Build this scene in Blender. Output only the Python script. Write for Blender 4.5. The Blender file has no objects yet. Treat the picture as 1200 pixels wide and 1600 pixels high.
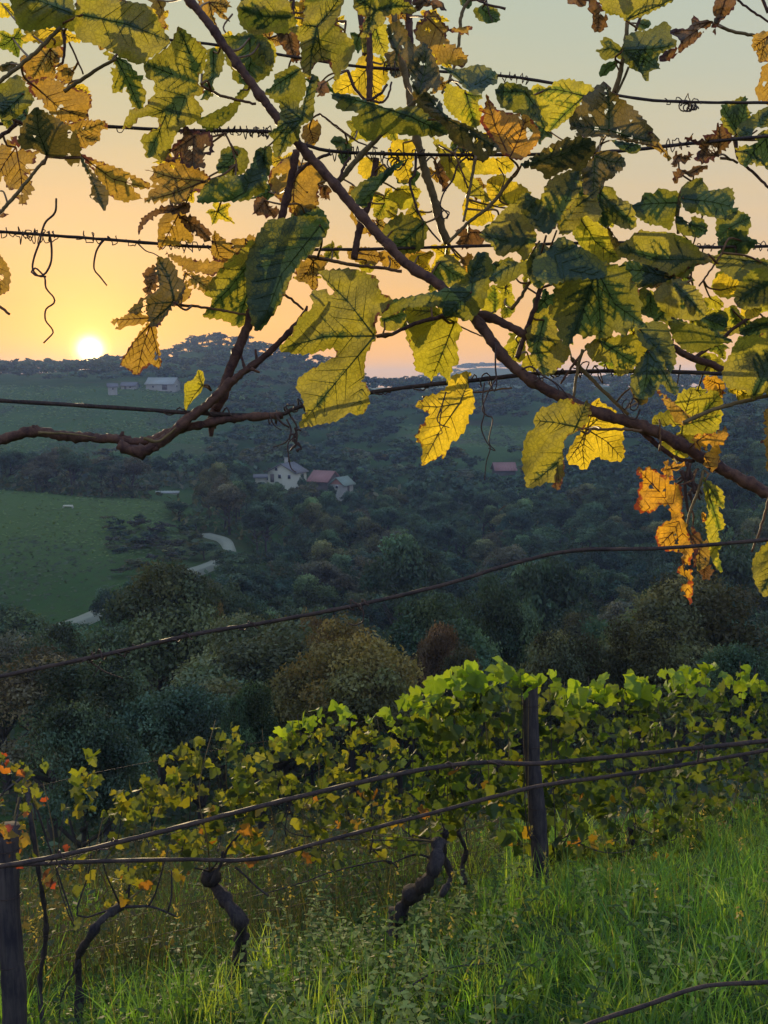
import bpy, math, random
import numpy as np
from mathutils import Vector, noise
from mathutils.geometry import delaunay_2d_cdt

R = math.radians
rng = np.random.default_rng(7)
random.seed(7)
SC = bpy.context.scene
COL = SC.collection

# ---------------------------------------------------------------- camera
PITCH = R(7.6)
FPX = 1500.0
cam_d = bpy.data.cameras.new('camera')
cam_d.sensor_fit = 'VERTICAL'
cam_d.sensor_height = 24
cam_d.lens = 24 * FPX / 1600
cam_d.clip_start = 0.05
cam_d.clip_end = 9000
cam = bpy.data.objects.new('camera', cam_d)
COL.objects.link(cam)
cam.rotation_euler = (R(90) - PITCH, 0, 0)
SC.camera = cam

# ---------------------------------------------------------------- light and sky
SUN_AZ, SUN_EL = R(-16.8), R(1.9)           # just over the left ridge
sun_dir = Vector((math.sin(SUN_AZ) * math.cos(SUN_EL), math.cos(SUN_AZ) * math.cos(SUN_EL), math.sin(SUN_EL)))
SUN_STRENGTH = 5.0
SKY_NISHITA = 0.015
SKY_GRAD = 1.0
EXPOSURE = 0.50

world = bpy.data.worlds.new('World')
SC.world = world
world.use_nodes = True
nt = world.node_tree
nt.nodes.clear()
def N(nt, typ, **kw):
    n = nt.nodes.new(typ)
    for k, v in kw.items():
        setattr(n, k, v)
    return n
def mth(nt, op, a, b=None, c=None, clamp=False):
    n = nt.nodes.new('ShaderNodeMath'); n.operation = op; n.use_clamp = clamp
    for i, v in enumerate((a, b, c)):
        if v is None: continue
        if isinstance(v, (int, float)): n.inputs[i].default_value = v
        else: nt.links.new(v, n.inputs[i])
    return n.outputs[0]
def mixc(nt, f, a, b, blend='MIX'):
    n = nt.nodes.new('ShaderNodeMix'); n.data_type = 'RGBA'; n.blend_type = blend
    for i, v in ((0, f), (6, a), (7, b)):
        if isinstance(v, (int, float)): n.inputs[i].default_value = v
        elif isinstance(v, tuple): n.inputs[i].default_value = (*v[:3], 1)
        else: nt.links.new(v, n.inputs[i])
    return n.outputs[2]
def ramp(nt, f, stops, interp='LINEAR'):
    n = nt.nodes.new('ShaderNodeValToRGB'); cr = n.color_ramp; cr.interpolation = interp
    while len(cr.elements) < len(stops): cr.elements.new(0.5)
    for e, (p, c) in zip(cr.elements, stops):
        e.position = p
        e.color = (*c, 1) if len(c) == 3 else c
    nt.links.new(f, n.inputs[0])
    return n.outputs[0]
out = N(nt, 'ShaderNodeOutputWorld')
sky = N(nt, 'ShaderNodeTexSky', sky_type='NISHITA', sun_disc=False)
sky.sun_elevation = SUN_EL; sky.sun_rotation = SUN_AZ; sky.air_density = 1.2; sky.dust_density = 2.0; sky.ozone_density = 1.0
bg1 = N(nt, 'ShaderNodeBackground'); bg1.inputs[1].default_value = SKY_NISHITA
nt.links.new(sky.outputs[0], bg1.inputs[0])
tc = N(nt, 'ShaderNodeTexCoord')
nrm = N(nt, 'ShaderNodeVectorMath', operation='NORMALIZE'); nt.links.new(tc.outputs['Generated'], nrm.inputs[0])
sep = N(nt, 'ShaderNodeSeparateXYZ'); nt.links.new(nrm.outputs[0], sep.inputs[0])
# evening air: warm at the horizon, grey green higher up, blue at the zenith and opposite the sun
elev = mth(nt, 'MULTIPLY', mth(nt, 'ARCSINE', sep.outputs[2]), 2 / math.pi)      # 0 horizon .. 1 zenith
warm = ramp(nt, elev, [(0.0, (1.0, .44, .0)), (0.02, (.84, .39, .02)), (0.05, (.62, .335, .085)), (0.09, (.51, .355, .165)), (0.17, (.365, .36, .225)),
                       (0.24, (.31, .355, .255)), (0.45, (.30, .41, .50)), (1.0, (.34, .48, .80))], 'LINEAR')
cool = ramp(nt, elev, [(0.0, (.40, .44, .68)), (0.10, (.50, .52, .76)), (0.3, (.44, .55, .84)), (1.0, (.34, .48, .80))], 'LINEAR')
sd = N(nt, 'ShaderNodeVectorMath', operation='DOT_PRODUCT'); nt.links.new(nrm.outputs[0], sd.inputs[0]); sd.inputs[1].default_value = sun_dir
side = mth(nt, 'MULTIPLY_ADD', sd.outputs['Value'], 0.5, 0.5, clamp=True)
base = mixc(nt, mth(nt, 'POWER', side, 0.9), cool, warm)
ang = mth(nt, 'ARCCOSINE', mth(nt, 'MINIMUM', sd.outputs['Value'], 0.9999999))     # radians from the sun
def glow(w, p=2.0):
    return mth(nt, 'EXPONENT', mth(nt, 'MULTIPLY', mth(nt, 'POWER', mth(nt, 'DIVIDE', ang, w), p), -1.0))
# thin stretched cloud veils low over the horizon
mp = N(nt, 'ShaderNodeMapping'); mp.inputs['Scale'].default_value = (3, 3, 34); nt.links.new(nrm.outputs[0], mp.inputs[0])
cn = N(nt, 'ShaderNodeTexNoise'); cn.inputs['Scale'].default_value = 1.6; cn.inputs['Detail'].default_value = 5; nt.links.new(mp.outputs[0], cn.inputs[0])
veil = mth(nt, 'MULTIPLY', mth(nt, 'SUBTRACT', cn.outputs[0], 0.5), 0.9)
lowm = mth(nt, 'EXPONENT', mth(nt, 'MULTIPLY', mth(nt, 'ABSOLUTE', elev), -10.0))
base = mixc(nt, mth(nt, 'MULTIPLY', mth(nt, 'ADD', veil, 0.10), lowm, clamp=True), base, (.80, .42, .07))
col = mixc(nt, mth(nt, 'MULTIPLY', glow(0.30, 1.0), 0.05), base, (1.0, .50, .12), 'ADD')
col = mixc(nt, mth(nt, 'MULTIPLY', glow(0.045, 1.1), 0.9), col, (.9, .48, .08), 'ADD')
col = mixc(nt, glow(0.0095, 2.0), col, (9.0, 7.0, 3.0), 'ADD')
bg2 = N(nt, 'ShaderNodeBackground'); nt.links.new(col, bg2.inputs[0]); bg2.inputs[1].default_value = SKY_GRAD
add = N(nt, 'ShaderNodeAddShader'); nt.links.new(bg1.outputs[0], add.inputs[0]); nt.links.new(bg2.outputs[0], add.inputs[1])
nt.links.new(add.outputs[0], out.inputs[0])

sl = bpy.data.lights.new('sun', 'SUN'); sl.energy = SUN_STRENGTH; sl.angle = R(0.6); sl.color = (1.0, .76, .42)
so = bpy.data.objects.new('sun', sl); COL.objects.link(so)
so.rotation_euler = sun_dir.to_track_quat('Z', 'Y').to_euler()

SC.view_settings.view_transform = 'Standard'
SC.view_settings.look = 'None'
SC.view_settings.exposure = EXPOSURE
SC.view_settings.gamma = 1
SC.view_settings.use_curve_mapping = False
SC.cycles.use_denoising = True
SC.cycles.max_bounces = 6
SC.cycles.diffuse_bounces = 3
SC.cycles.transmission_bounces = 4
SC.cycles.volume_bounces = 1
SC.cycles.use_adaptive_sampling = True

# ---------------------------------------------------------------- helpers
cp, sp = math.cos(PITCH), math.sin(PITCH)
def P(px, py, d):
    """point seen at photo pixel (px, py), d metres along the view axis"""
    x = (px - 600) / FPX * d; y = -(py - 800) / FPX * d
    return Vector((x, y * sp + d * cp, y * cp - d * sp))
def PY(px, py, Y):
    """the same, for a horizontal distance Y"""
    v = P(px, py, 1.0)
    return v * (Y / v.y)

def tag(o, label=None, cat=None, group=None, kind=None):
    if label: o['label'] = label
    if cat: o['category'] = cat
    if group: o['group'] = group
    if kind: o['kind'] = kind
    return o
def empty(name, loc, label, cat, group=None):
    o = bpy.data.objects.new(name, None); COL.objects.link(o); o.location = loc
    o.empty_display_size = 0.2
    return tag(o, label, cat, group)
def raw_mesh(name, V, F, mats, smooth=True, tint=None, fattr=None, mi=None, pattr=None):
    """V (n,3); F list of (m,k) int arrays or one array"""
    V = np.asarray(V, dtype=np.float32)
    if not isinstance(F, list): F = [F]
    F = [np.asarray(f, dtype=np.int32) for f in F if len(f)]
    me = bpy.data.meshes.new(name)
    me.vertices.add(len(V)); me.vertices.foreach_set('co', V.ravel())
    nl = sum(f.size for f in F); npoly = sum(len(f) for f in F)
    me.loops.add(nl); me.polygons.add(npoly)
    me.loops.foreach_set('vertex_index', np.concatenate([f.ravel() for f in F]))
    sizes = np.concatenate([np.full(len(f), f.shape[1], np.int32) for f in F])
    starts = np.concatenate(([0], np.cumsum(sizes)[:-1])).astype(np.int32)
    me.polygons.foreach_set('loop_start', starts)
    if smooth: me.polygons.foreach_set('use_smooth', np.ones(npoly, bool))
    if mi is not None: me.polygons.foreach_set('material_index', np.asarray(mi, np.int32))
    for m in (mats if isinstance(mats, (list, tuple)) else [mats]): me.materials.append(m)
    me.update(calc_edges=True)
    if tint is not None:
        ca = me.color_attributes.new('tint', 'FLOAT_COLOR', 'POINT')
        t = np.ones((len(V), 4), np.float32); t[:, :3] = tint
        ca.data.foreach_set('color', t.ravel())
    if pattr:
        for k, a in pattr.items():
            at = me.attributes.new(k, 'FLOAT', 'POINT'); at.data.foreach_set('value', np.asarray(a, np.float32))
    return me
def link(name, me, parent=None, loc=None):
    o = bpy.data.objects.new(name, me); COL.objects.link(o)
    if parent: o.parent = parent
    if loc is not None: o.location = loc
    return o
def frames(pts):
    pts = np.asarray(pts, float); t = np.gradient(pts, axis=0)
    t /= np.linalg.norm(t, axis=1)[:, None] + 1e-9
    up = np.array([0, 0, 1.0]) if abs(t[0][2]) < .9 else np.array([1.0, 0, 0])
    a = np.cross(t, up); a /= np.linalg.norm(a, axis=1)[:, None] + 1e-9
    for i in range(1, len(a)):
        v = a[i - 1] - t[i] * np.dot(a[i - 1], t[i]); nv = np.linalg.norm(v)
        if nv > 1e-6: a[i] = v / nv
    return t, a, np.cross(t, a)
def tube_vf(pts, rad, n=8, rough=0.0, off=0, caps=True):
    pts = np.asarray(pts, float); m = len(pts)
    rad = np.broadcast_to(np.asarray(rad, float), (m,)).copy()
    t, a, b = frames(pts)
    th = np.linspace(0, 2 * np.pi, n, endpoint=False)
    rr = rad[:, None] * (1 + rough * rng.normal(size=(m, n)))
    V = pts[:, None, :] + rr[..., None] * (np.cos(th)[None, :, None] * a[:, None, :] + np.sin(th)[None, :, None] * b[:, None, :])
    V = V.reshape(-1, 3)
    i = np.arange(m - 1)[:, None] * n; j = np.arange(n)[None, :]; j2 = (j + 1) % n
    F = np.stack([i + j, i + j2, i + n + j2, i + n + j], -1).reshape(-1, 4)
    T = []
    if caps:
        V = np.vstack([V, pts[0], pts[-1]]); c0 = m * n; c1 = c0 + 1
        T = [[c0, (k + 1) % n, k] for k in range(n)] + [[c1, (m - 1) * n + k, (m - 1) * n + (k + 1) % n] for k in range(n)]
    T = np.array(T, int).reshape(-1, 3)
    return V, F + off, T + off
class MB:
    def __init__(s): s.V = []; s.Q = []; s.T = []; s.n = 0
    def add(s, V, Q=(), T=()):
        s.V.append(np.asarray(V, float))
        if len(Q): s.Q.append(np.asarray(Q, int) + s.n)
        if len(T): s.T.append(np.asarray(T, int) + s.n)
        s.n += len(V)
    def tube(s, pts, rad, n=8, rough=0.0, caps=True):
        s.add(*tube_vf(pts, rad, n, rough, 0, caps))
    def box(s, c, h, rz=0.0):
        c = np.array(c, float); pts = np.array([[x, y, z] for x in (-1, 1) for y in (-1, 1) for z in (-1, 1)], float) * np.array(h)
        ca, sa = math.cos(rz), math.sin(rz)
        pts = np.stack([pts[:, 0] * ca - pts[:, 1] * sa, pts[:, 0] * sa + pts[:, 1] * ca, pts[:, 2]], 1) + c
        s.add(pts, [[0, 1, 3, 2], [4, 6, 7, 5], [0, 4, 5, 1], [2, 3, 7, 6], [0, 2, 6, 4], [1, 5, 7, 3]])
    def build(s, name, mat, parent=None, smooth=True, loc=None, **kw):
        V = np.vstack(s.V)
        if loc is not None: V = V - np.array(loc)
        F = [np.vstack(x) for x in (s.Q, s.T) if x]
        return link(name, raw_mesh(name, V, F, mat, smooth, **kw), parent, loc)
def spline(pts, step):
    """Catmull-Rom through rows of any width, resampled about every step (first 2 or 3 columns as length)"""
    p = np.asarray(pts, float)
    if len(p) == 2:
        k = max(2, int(np.linalg.norm((p[1] - p[0])[:3]) / step) + 1)
        return p[0] + (p[1] - p[0]) * np.linspace(0, 1, k)[:, None]
    q = np.vstack([2 * p[0] - p[1], p, 2 * p[-1] - p[-2]]); o = []
    for i in range(1, len(q) - 2):
        L = np.linalg.norm((q[i + 1] - q[i])[:3]); k = max(1, int(L / step))
        for t in np.arange(k) / k:
            o.append(0.5 * (2 * q[i] + (q[i + 1] - q[i - 1]) * t + (2 * q[i - 1] - 5 * q[i] + 4 * q[i + 1] - q[i + 2]) * t * t
                            + (-q[i - 1] + 3 * q[i] - 3 * q[i + 1] + q[i + 2]) * t ** 3))
    o.append(q[-2])
    return np.array(o)

# ---------------------------------------------------------------- materials
def newmat(name):
    m = bpy.data.materials.new(name); m.use_nodes = True
    nt = m.node_tree; nt.nodes.clear()
    return m, nt, N(nt, 'ShaderNodeOutputMaterial')
def noise_n(nt, scale, detail=4, rough=.6, vec=None, dist=0.0):
    n = N(nt, 'ShaderNodeTexNoise'); n.inputs['Scale'].default_value = scale; n.inputs['Detail'].default_value = detail
    n.inputs['Roughness'].default_value = rough; n.inputs['Distortion'].default_value = dist
    if vec is not None: nt.links.new(vec, n.inputs['Vector'])
    return n.outputs[0]
def bump(nt, h, strength, dist):
    b = N(nt, 'ShaderNodeBump'); b.inputs['Strength'].default_value = strength; b.inputs['Distance'].default_value = dist
    nt.links.new(h, b.inputs['Height']); return b.outputs[0]
def sstep(nt, v, a, b):
    n = N(nt, 'ShaderNodeMapRange', interpolation_type='SMOOTHSTEP'); nt.links.new(v, n.inputs[0])
    n.inputs[1].default_value = a; n.inputs[2].default_value = b; return n.outputs[0]
def objvec(nt, rnd=7.0):
    tc = N(nt, 'ShaderNodeTexCoord'); oi = N(nt, 'ShaderNodeObjectInfo')
    cm = N(nt, 'ShaderNodeCombineXYZ')
    for i, k in enumerate((rnd, rnd * 1.7, rnd * 2.3)): nt.links.new(mth(nt, 'MULTIPLY', oi.outputs['Random'], k), cm.inputs[i])
    a = N(nt, 'ShaderNodeVectorMath', operation='ADD'); nt.links.new(tc.outputs['Object'], a.inputs[0]); nt.links.new(cm.outputs[0], a.inputs[1])
    return a.outputs[0], oi

def leaf_mat(name, g, y, b, tg, ty, tb, yel, brn, trans=0.55, spots=0.0):
    """autumn vine leaf: green along the veins, yellow between them, brown from the margin; tg/ty/tb = colour of light passing through"""
    m, nt, out = newmat(name)
    vec, oi = objvec(nt)
    av = N(nt, 'ShaderNodeAttribute', attribute_name='vein').outputs['Fac']
    ae = N(nt, 'ShaderNodeAttribute', attribute_name='edge').outputs['Fac']
    n1 = noise_n(nt, 28, 3, .55, vec); n2 = noise_n(nt, 90, 4, .65, vec); n3 = noise_n(nt, 14, 2, .5, vec)
    vo = N(nt, 'ShaderNodeTexVoronoi', feature='DISTANCE_TO_EDGE'); vo.inputs['Scale'].default_value = 150; nt.links.new(vec, vo.inputs['Vector'])
    vf = N(nt, 'ShaderNodeTexVoronoi', feature='DISTANCE_TO_EDGE'); vf.inputs['Scale'].default_value = 420; nt.links.new(vec, vf.inputs['Vector'])
    net = sstep(nt, vo.outputs['Distance'], 0.0, 0.16); netf = sstep(nt, vf.outputs['Distance'], 0.0, 0.2)
    yv = mth(nt, 'ADD', mth(nt, 'MULTIPLY', av, .75), mth(nt, 'MULTIPLY', n1, .95))
    yv = mth(nt, 'ADD', yv, mth(nt, 'MULTIPLY', n3, .45))
    yv = mth(nt, 'ADD', yv, mth(nt, 'MULTIPLY', mth(nt, 'SUBTRACT', 1.0, ae), .25))
    yv = mth(nt, 'ADD', yv, mth(nt, 'MULTIPLY', net, .12))
    yv = mth(nt, 'ADD', yv, mth(nt, 'MULTIPLY', mth(nt, 'SUBTRACT', oi.outputs['Random'], .5), .5))
    fy = sstep(nt, yv, 1.28 - yel, 1.62 - yel)
    bv = mth(nt, 'ADD', mth(nt, 'MULTIPLY', mth(nt, 'SUBTRACT', 1.0, ae), .55), mth(nt, 'MULTIPLY', n2, .8))
    bv = mth(nt, 'ADD', bv, mth(nt, 'MULTIPLY', n3, .7))
    fb = sstep(nt, bv, 1.55 - brn, 1.68 - brn)
    def three(cg, cy, cb):
        c = mixc(nt, fy, cg, cy)
        c = mixc(nt, mth(nt, 'MULTIPLY', mth(nt, 'SUBTRACT', 1.0, net), .22), c, tuple(x * .55 for x in cg))
        c = mixc(nt, mth(nt, 'MULTIPLY', mth(nt, 'SUBTRACT', 1.0, netf), .18), c, tuple(x * .6 for x in cg))
        return mixc(nt, fb, c, cb)
    base = three(g, y, b); tr = three(tg, ty, tb)
    br = mth(nt, 'MULTIPLY_ADD', n2, .7, .62)
    base = mixc(nt, 1.0, base, br, 'MULTIPLY'); tr = mixc(nt, 1.0, tr, br, 'MULTIPLY')
    bp = bump(nt, mth(nt, 'ADD', mth(nt, 'MULTIPLY', net, .6), n2), .5, .0015)
    pr = N(nt, 'ShaderNodeBsdfPrincipled'); nt.links.new(base, pr.inputs['Base Color']); pr.inputs['Roughness'].default_value = .55
    pr.inputs['Specular IOR Level'].default_value = .3; nt.links.new(bp, pr.inputs['Normal'])
    tl = N(nt, 'ShaderNodeBsdfTranslucent'); nt.links.new(tr, tl.inputs[0]); nt.links.new(bp, tl.inputs[1])
    mx = N(nt, 'ShaderNodeMixShader'); mx.inputs[0].default_value = trans
    nt.links.new(pr.outputs[0], mx.inputs[1]); nt.links.new(tl.outputs[0], mx.inputs[2]); nt.links.new(mx.outputs[0], out.inputs[0])
    return m
LG = (.055, .085, .05); LY = (.30, .23, .05); LB = (.10, .05, .035)
TG = (.050, .095, .022); TY = (.62, .42, .035); TB = (.16, .055, .02)
LM = {
    'G': leaf_mat('leaf_green', (.05, .09, .06), (.12, .15, .04), LB, (.042, .085, .026), (.34, .32, .03), TB, .12, .20, .45),
    'D': leaf_mat('leaf_dull', (.065, .075, .05), (.14, .12, .05), (.08, .05, .045), (.040, .052, .022), (.24, .17, .03), TB, .26, .28, .42),
    'GY': leaf_mat('leaf_mottled', (.06, .09, .05), (.20, .17, .05), LB, (.046, .088, .022), (.50, .44, .035), TB, .30, .27, .52),
    'Yg': leaf_mat('leaf_yellow_green', (.09, .14, .025), (.30, .30, .04), LB, (.20, .27, .025), (.64, .55, .035), TB, .50, .22, .62),
    'Y': leaf_mat('leaf_yellow', (.11, .13, .03), (.42, .32, .04), LB, (.32, .33, .03), (.90, .66, .035), TB, .66, .27, .68),
    'YB': leaf_mat('leaf_ochre', (.09, .09, .035), (.33, .22, .06), (.10, .045, .04), (.15, .13, .03), (.60, .36, .045), (.15, .05, .03), .58, .42, .58),
    'O': leaf_mat('leaf_orange', (.12, .09, .03), (.40, .22, .05), (.16, .05, .03), (.26, .16, .025), (.85, .45, .03), (.35, .07, .02), .62, .44, .62),
    'B': leaf_mat('leaf_brown', (.08, .065, .045), (.18, .11, .05), (.07, .035, .035), (.09, .06, .03), (.30, .15, .04), (.10, .035, .025), .48, .55, .42),
}
def bark_mat(name, c1, c2, sc=60, stretch=(1, 1, .15), bs=.6, bd=.003, rough=.85):
    m, nt, out = newmat(name)
    vec, oi = objvec(nt)
    mp = N(nt, 'ShaderNodeMapping'); mp.inputs['Scale'].default_value = stretch; nt.links.new(vec, mp.inputs[0])
    n1 = noise_n(nt, sc, 6, .7, mp.outputs[0], .4); n2 = noise_n(nt, sc * .15, 3, .5, vec)
    f = mth(nt, 'ADD', mth(nt, 'MULTIPLY', n1, .7), mth(nt, 'MULTIPLY', n2, .4))
    c = mixc(nt, sstep(nt, f, .38, .72), c1, c2)
    pr = N(nt, 'ShaderNodeBsdfPrincipled'); nt.links.new(c, pr.inputs['Base Color']); pr.inputs['Roughness'].default_value = rough
    pr.inputs['Specular IOR Level'].default_value = .08
    nt.links.new(bump(nt, n1, bs, bd), pr.inputs['Normal']); nt.links.new(pr.outputs[0], out.inputs[0])
    return m
M_CANE = bark_mat('cane_bark', (.045, .026, .028), (.15, .08, .055), 90, (1, 1, 1), .8, .002, .6)
M_SHOOT = bark_mat('shoot_bark', (.10, .075, .035), (.22, .15, .07), 120, (1, 1, 1), .4, .001, .55)
M_GREY = bark_mat('weathered_wood', (.032, .030, .040), (.095, .080, .078), 45, (1, 1, .12), 1.0, .012)
M_TRUNK = bark_mat('vine_bark', (.030, .028, .036), (.085, .070, .066), 70, (1, 1, .25), 1.0, .010)
M_TREE = bark_mat('tree_bark', (.030, .028, .030), (.080, .068, .060), 6, (1, 1, .2), .8, .05)
M_WIRE = bark_mat('rusty_wire', (.028, .024, .028), (.085, .058, .046), 260, (1, 1, 1), .8, .0008, .6)
M_PET = bark_mat('petiole_skin', (.09, .045, .03), (.18, .10, .045), 150, (1, 1, 1), .2, .0005, .5)
M_TENDRIL = bark_mat('tendril_skin', (.045, .032, .034), (.11, .070, .055), 200, (1, 1, 1), .3, .0005, .6)

def foliage_mat(name, trans=.45, tmul=(1.5, 1.35, .6), nsc=3.0, rough=.6):
    """foliage colour = vertex tint x object colour; translucent"""
    m, nt, out = newmat(name)
    at = N(nt, 'ShaderNodeAttribute', attribute_name='tint'); oi = N(nt, 'ShaderNodeObjectInfo')
    c = mixc(nt, 1.0, at.outputs['Color'], oi.outputs['Color'], 'MULTIPLY')
    vec, _ = objvec(nt)
    n1 = noise_n(nt, nsc, 3, .6, vec)
    c = mixc(nt, 1.0, c, mth(nt, 'MULTIPLY_ADD', n1, .9, .55), 'MULTIPLY')
    pr = N(nt, 'ShaderNodeBsdfPrincipled'); nt.links.new(c, pr.inputs['Base Color']); pr.inputs['Roughness'].default_value = rough
    pr.inputs['Specular IOR Level'].default_value = .3
    tl = N(nt, 'ShaderNodeBsdfTranslucent'); nt.links.new(mixc(nt, 1.0, c, tmul, 'MULTIPLY'), tl.inputs[0])
    mx = N(nt, 'ShaderNodeMixShader'); mx.inputs[0].default_value = trans
    nt.links.new(pr.outputs[0], mx.inputs[1]); nt.links.new(tl.outputs[0], mx.inputs[2]); nt.links.new(mx.outputs[0], out.inputs[0])
    return m
M_CROWN = foliage_mat('tree_foliage', .35, (1.4, 1.3, .7), .8)
M_ROWLEAF = foliage_mat('row_leaf', .50, (2.3, 2.1, .5), 30)
M_GRASS = foliage_mat('grass_blade', .55, (2.2, 1.9, .5), 4)
M_WEED = foliage_mat('weed_leaf', .45, (1.6, 1.5, .6), 20)

# ---------------------------------------------------------------- terrain
T_PX = np.array([-900, -300, 0, 200, 350, 450, 600, 760, 1000, 1200, 1500, 2100], float)
T_U = (T_PX - 600) / 1513.0
T_TAB = {
    20: [-12, -11, -10.5, -10.3, -10, -10, -10, -9.8, -9.5, -9, -8.5, -8],
    30: [-18, -17, -16, -15.5, -15.5, -15.5, -15.5, -15, -14.5, -14, -13, -12],
    60: [-28, -27, -26, -26, -26, -27, -27, -26, -25, -24, -22, -20],
    80: [-29, -28, -27.5, -28, -29, -30, -31, -30, -29, -27, -25, -22],
    100: [-27, -27, -26.5, -27.5, -30, -32, -33, -33, -32, -30, -27, -24],
    150: [-22, -23, -22.5, -23, -24.5, -31, -34, -34, -33, -27, -23, -20],
    180: [-18, -20, -20, -21.5, -25, -30, -34, -34, -32, -25, -20, -18],
    200: [-20, -22, -22, -23, -25, -28, -33, -33, -31, -23, -19, -17],
    240: [-24, -26, -26, -26, -26.5, -26, -32, -33, -30, -20, -16, -14],
    300: [-20, -21, -21, -21.5, -24, -26, -28, -28, -25, -15, -12, -10],
    430: [-1, -1, -1, -1, -3, -8, -14, -15, -12, -5, -3, 0],
    520: [6, 5, 5, 5.5, 12, 5, -4, -5, -2, -1, 0, 2],
    620: [8, 7, 6, 11, 27, 19, -4, -3, -2, -2, 0, 4],
    900: [-10] * 12,
    1500: [0, 0, 0, 0, 0, 0, -5, 27, -5, -5, -5, -5],
    3000: [-30] * 12, 9000: [-60] * 12}
T_D = np.array(sorted(T_TAB)); T_Z = np.array([T_TAB[int(d)] for d in T_D], float)
def _tab(u, d):
    u = np.clip(u, T_U[0], T_U[-1]); d = np.clip(d, T_D[0], T_D[-1])
    i = np.clip(np.searchsorted(T_D, d) - 1, 0, len(T_D) - 2); j = np.clip(np.searchsorted(T_U, u) - 1, 0, len(T_U) - 2)
    a = (d - T_D[i]) / (T_D[i + 1] - T_D[i]); b = (u - T_U[j]) / (T_U[j + 1] - T_U[j]); b = b * b * (3 - 2 * b)
    return (T_Z[i, j] * (1 - a) + T_Z[i + 1, j] * a) * (1 - b) + (T_Z[i, j + 1] * (1 - a) + T_Z[i + 1, j + 1] * a) * b
def ground(X, Y):
    X = np.asarray(X, float); Y = np.asarray(Y, float)
    near = -1.45 - .36 * Y + .1 * np.clip(X, -30, 30)
    near += .05 * np.sin(X * 1.7 + Y) + .04 * np.sin(X * .9 - Y * 2.1)
    near = np.where(Y < 0, -1.45 - .12 * Y + .1 * np.clip(X, -30, 30), near)
    Yc = np.maximum(Y, 8.0); u = X / Yc
    far = (_tab(u, Yc * .95) + _tab(u, Yc) * 2 + _tab(u, Yc * 1.05)) / 4
    far += .35 * np.sin(X * .11 + 1.3) * np.sin(Y * .09) * np.clip((Y - 20) / 60, 0, 1)
    t = np.clip((Y - 9) / 10, 0, 1); t = t * t * (3 - 2 * t)
    return near * (1 - t) + far * t
def gz(x, y): return float(ground(x, y))

ys = np.concatenate([np.linspace(-60, -2, 16), np.arange(-1, 14, .3), 14 * 1.035 ** np.arange(0, 185)])
ys = ys[ys < 3300]; s = np.linspace(-1, 1, 181); s = np.sign(s) * np.abs(s) ** 1.5
GX = s[None, :] * (25 + 1.1 * np.abs(ys))[:, None]; GY = np.repeat(ys[:, None], len(s), 1)
V = np.stack([GX, GY, ground(GX, GY)], -1).reshape(-1, 3)
ni, nj = GX.shape; I = np.arange(ni - 1)[:, None] * nj + np.arange(nj - 1)[None, :]
F = np.stack([I, I + 1, I + nj + 1, I + nj], -1).reshape(-1, 4)
m, nt, out = newmat('ground_cover')
tc = N(nt, 'ShaderNodeTexCoord'); v = tc.outputs['Object']
n1 = noise_n(nt, .06, 5, .6, v); n2 = noise_n(nt, .9, 5, .7, v); n3 = noise_n(nt, 14, 4, .7, v)
c = mixc(nt, sstep(nt, n1, .35, .65), (.035, .095, .022), (.06, .12, .028))
c = mixc(nt, mth(nt, 'MULTIPLY', sstep(nt, n2, .45, .7), .6), c, (.050, .062, .030))
c = mixc(nt, mth(nt, 'MULTIPLY', sstep(nt, n3, .4, .7), .6), c, (.03, .045, .018))
c = mixc(nt, mth(nt, 'MULTIPLY', N(nt, 'ShaderNodeAttribute', attribute_name='bright_grass').outputs['Fac'], mth(nt, 'MULTIPLY_ADD', n2, .9, .2), clamp=True), c, (.095, .15, .042))
n4 = noise_n(nt, .025, 3, .5, v)
c = mixc(nt, mth(nt, 'MULTIPLY', sstep(nt, n4, .58, .68), .5), c, (.10, .075, .045))
pr = N(nt, 'ShaderNodeBsdfPrincipled'); nt.links.new(c, pr.inputs['Base Color']); pr.inputs['Roughness'].default_value = .95
pr.inputs['Specular IOR Level'].default_value = .1
hh = mth(nt, 'ADD', n3, mth(nt, 'MULTIPLY', n2, 3.0))
nt.links.new(bump(nt, hh, .8, .25), pr.inputs['Normal'])
nt.links.new(pr.outputs[0], out.inputs[0])
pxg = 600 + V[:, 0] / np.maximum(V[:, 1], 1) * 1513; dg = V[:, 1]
bright_grass = np.clip((dg - 120) / 22, 0, 1) * (dg < 188) * np.clip((300 - pxg) / 60, 0, 1)  # blends the ground to a brighter green on the upper meadow and fields
bright_grass = np.maximum(bright_grass, (dg > 300) * (dg < 436) * np.clip((345 - pxg) / 40, 0, 1) * .25); bright_grass = np.maximum(bright_grass, (dg > 352) * (dg < 402) * (pxg > 620) * (pxg < 915) * .9)
g = link('ground', raw_mesh('ground', V, F, m, pattr={'bright_grass': bright_grass})); tag(g, 'green hillside and valley falling away below the vineyard', 'ground', kind='structure')

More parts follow.
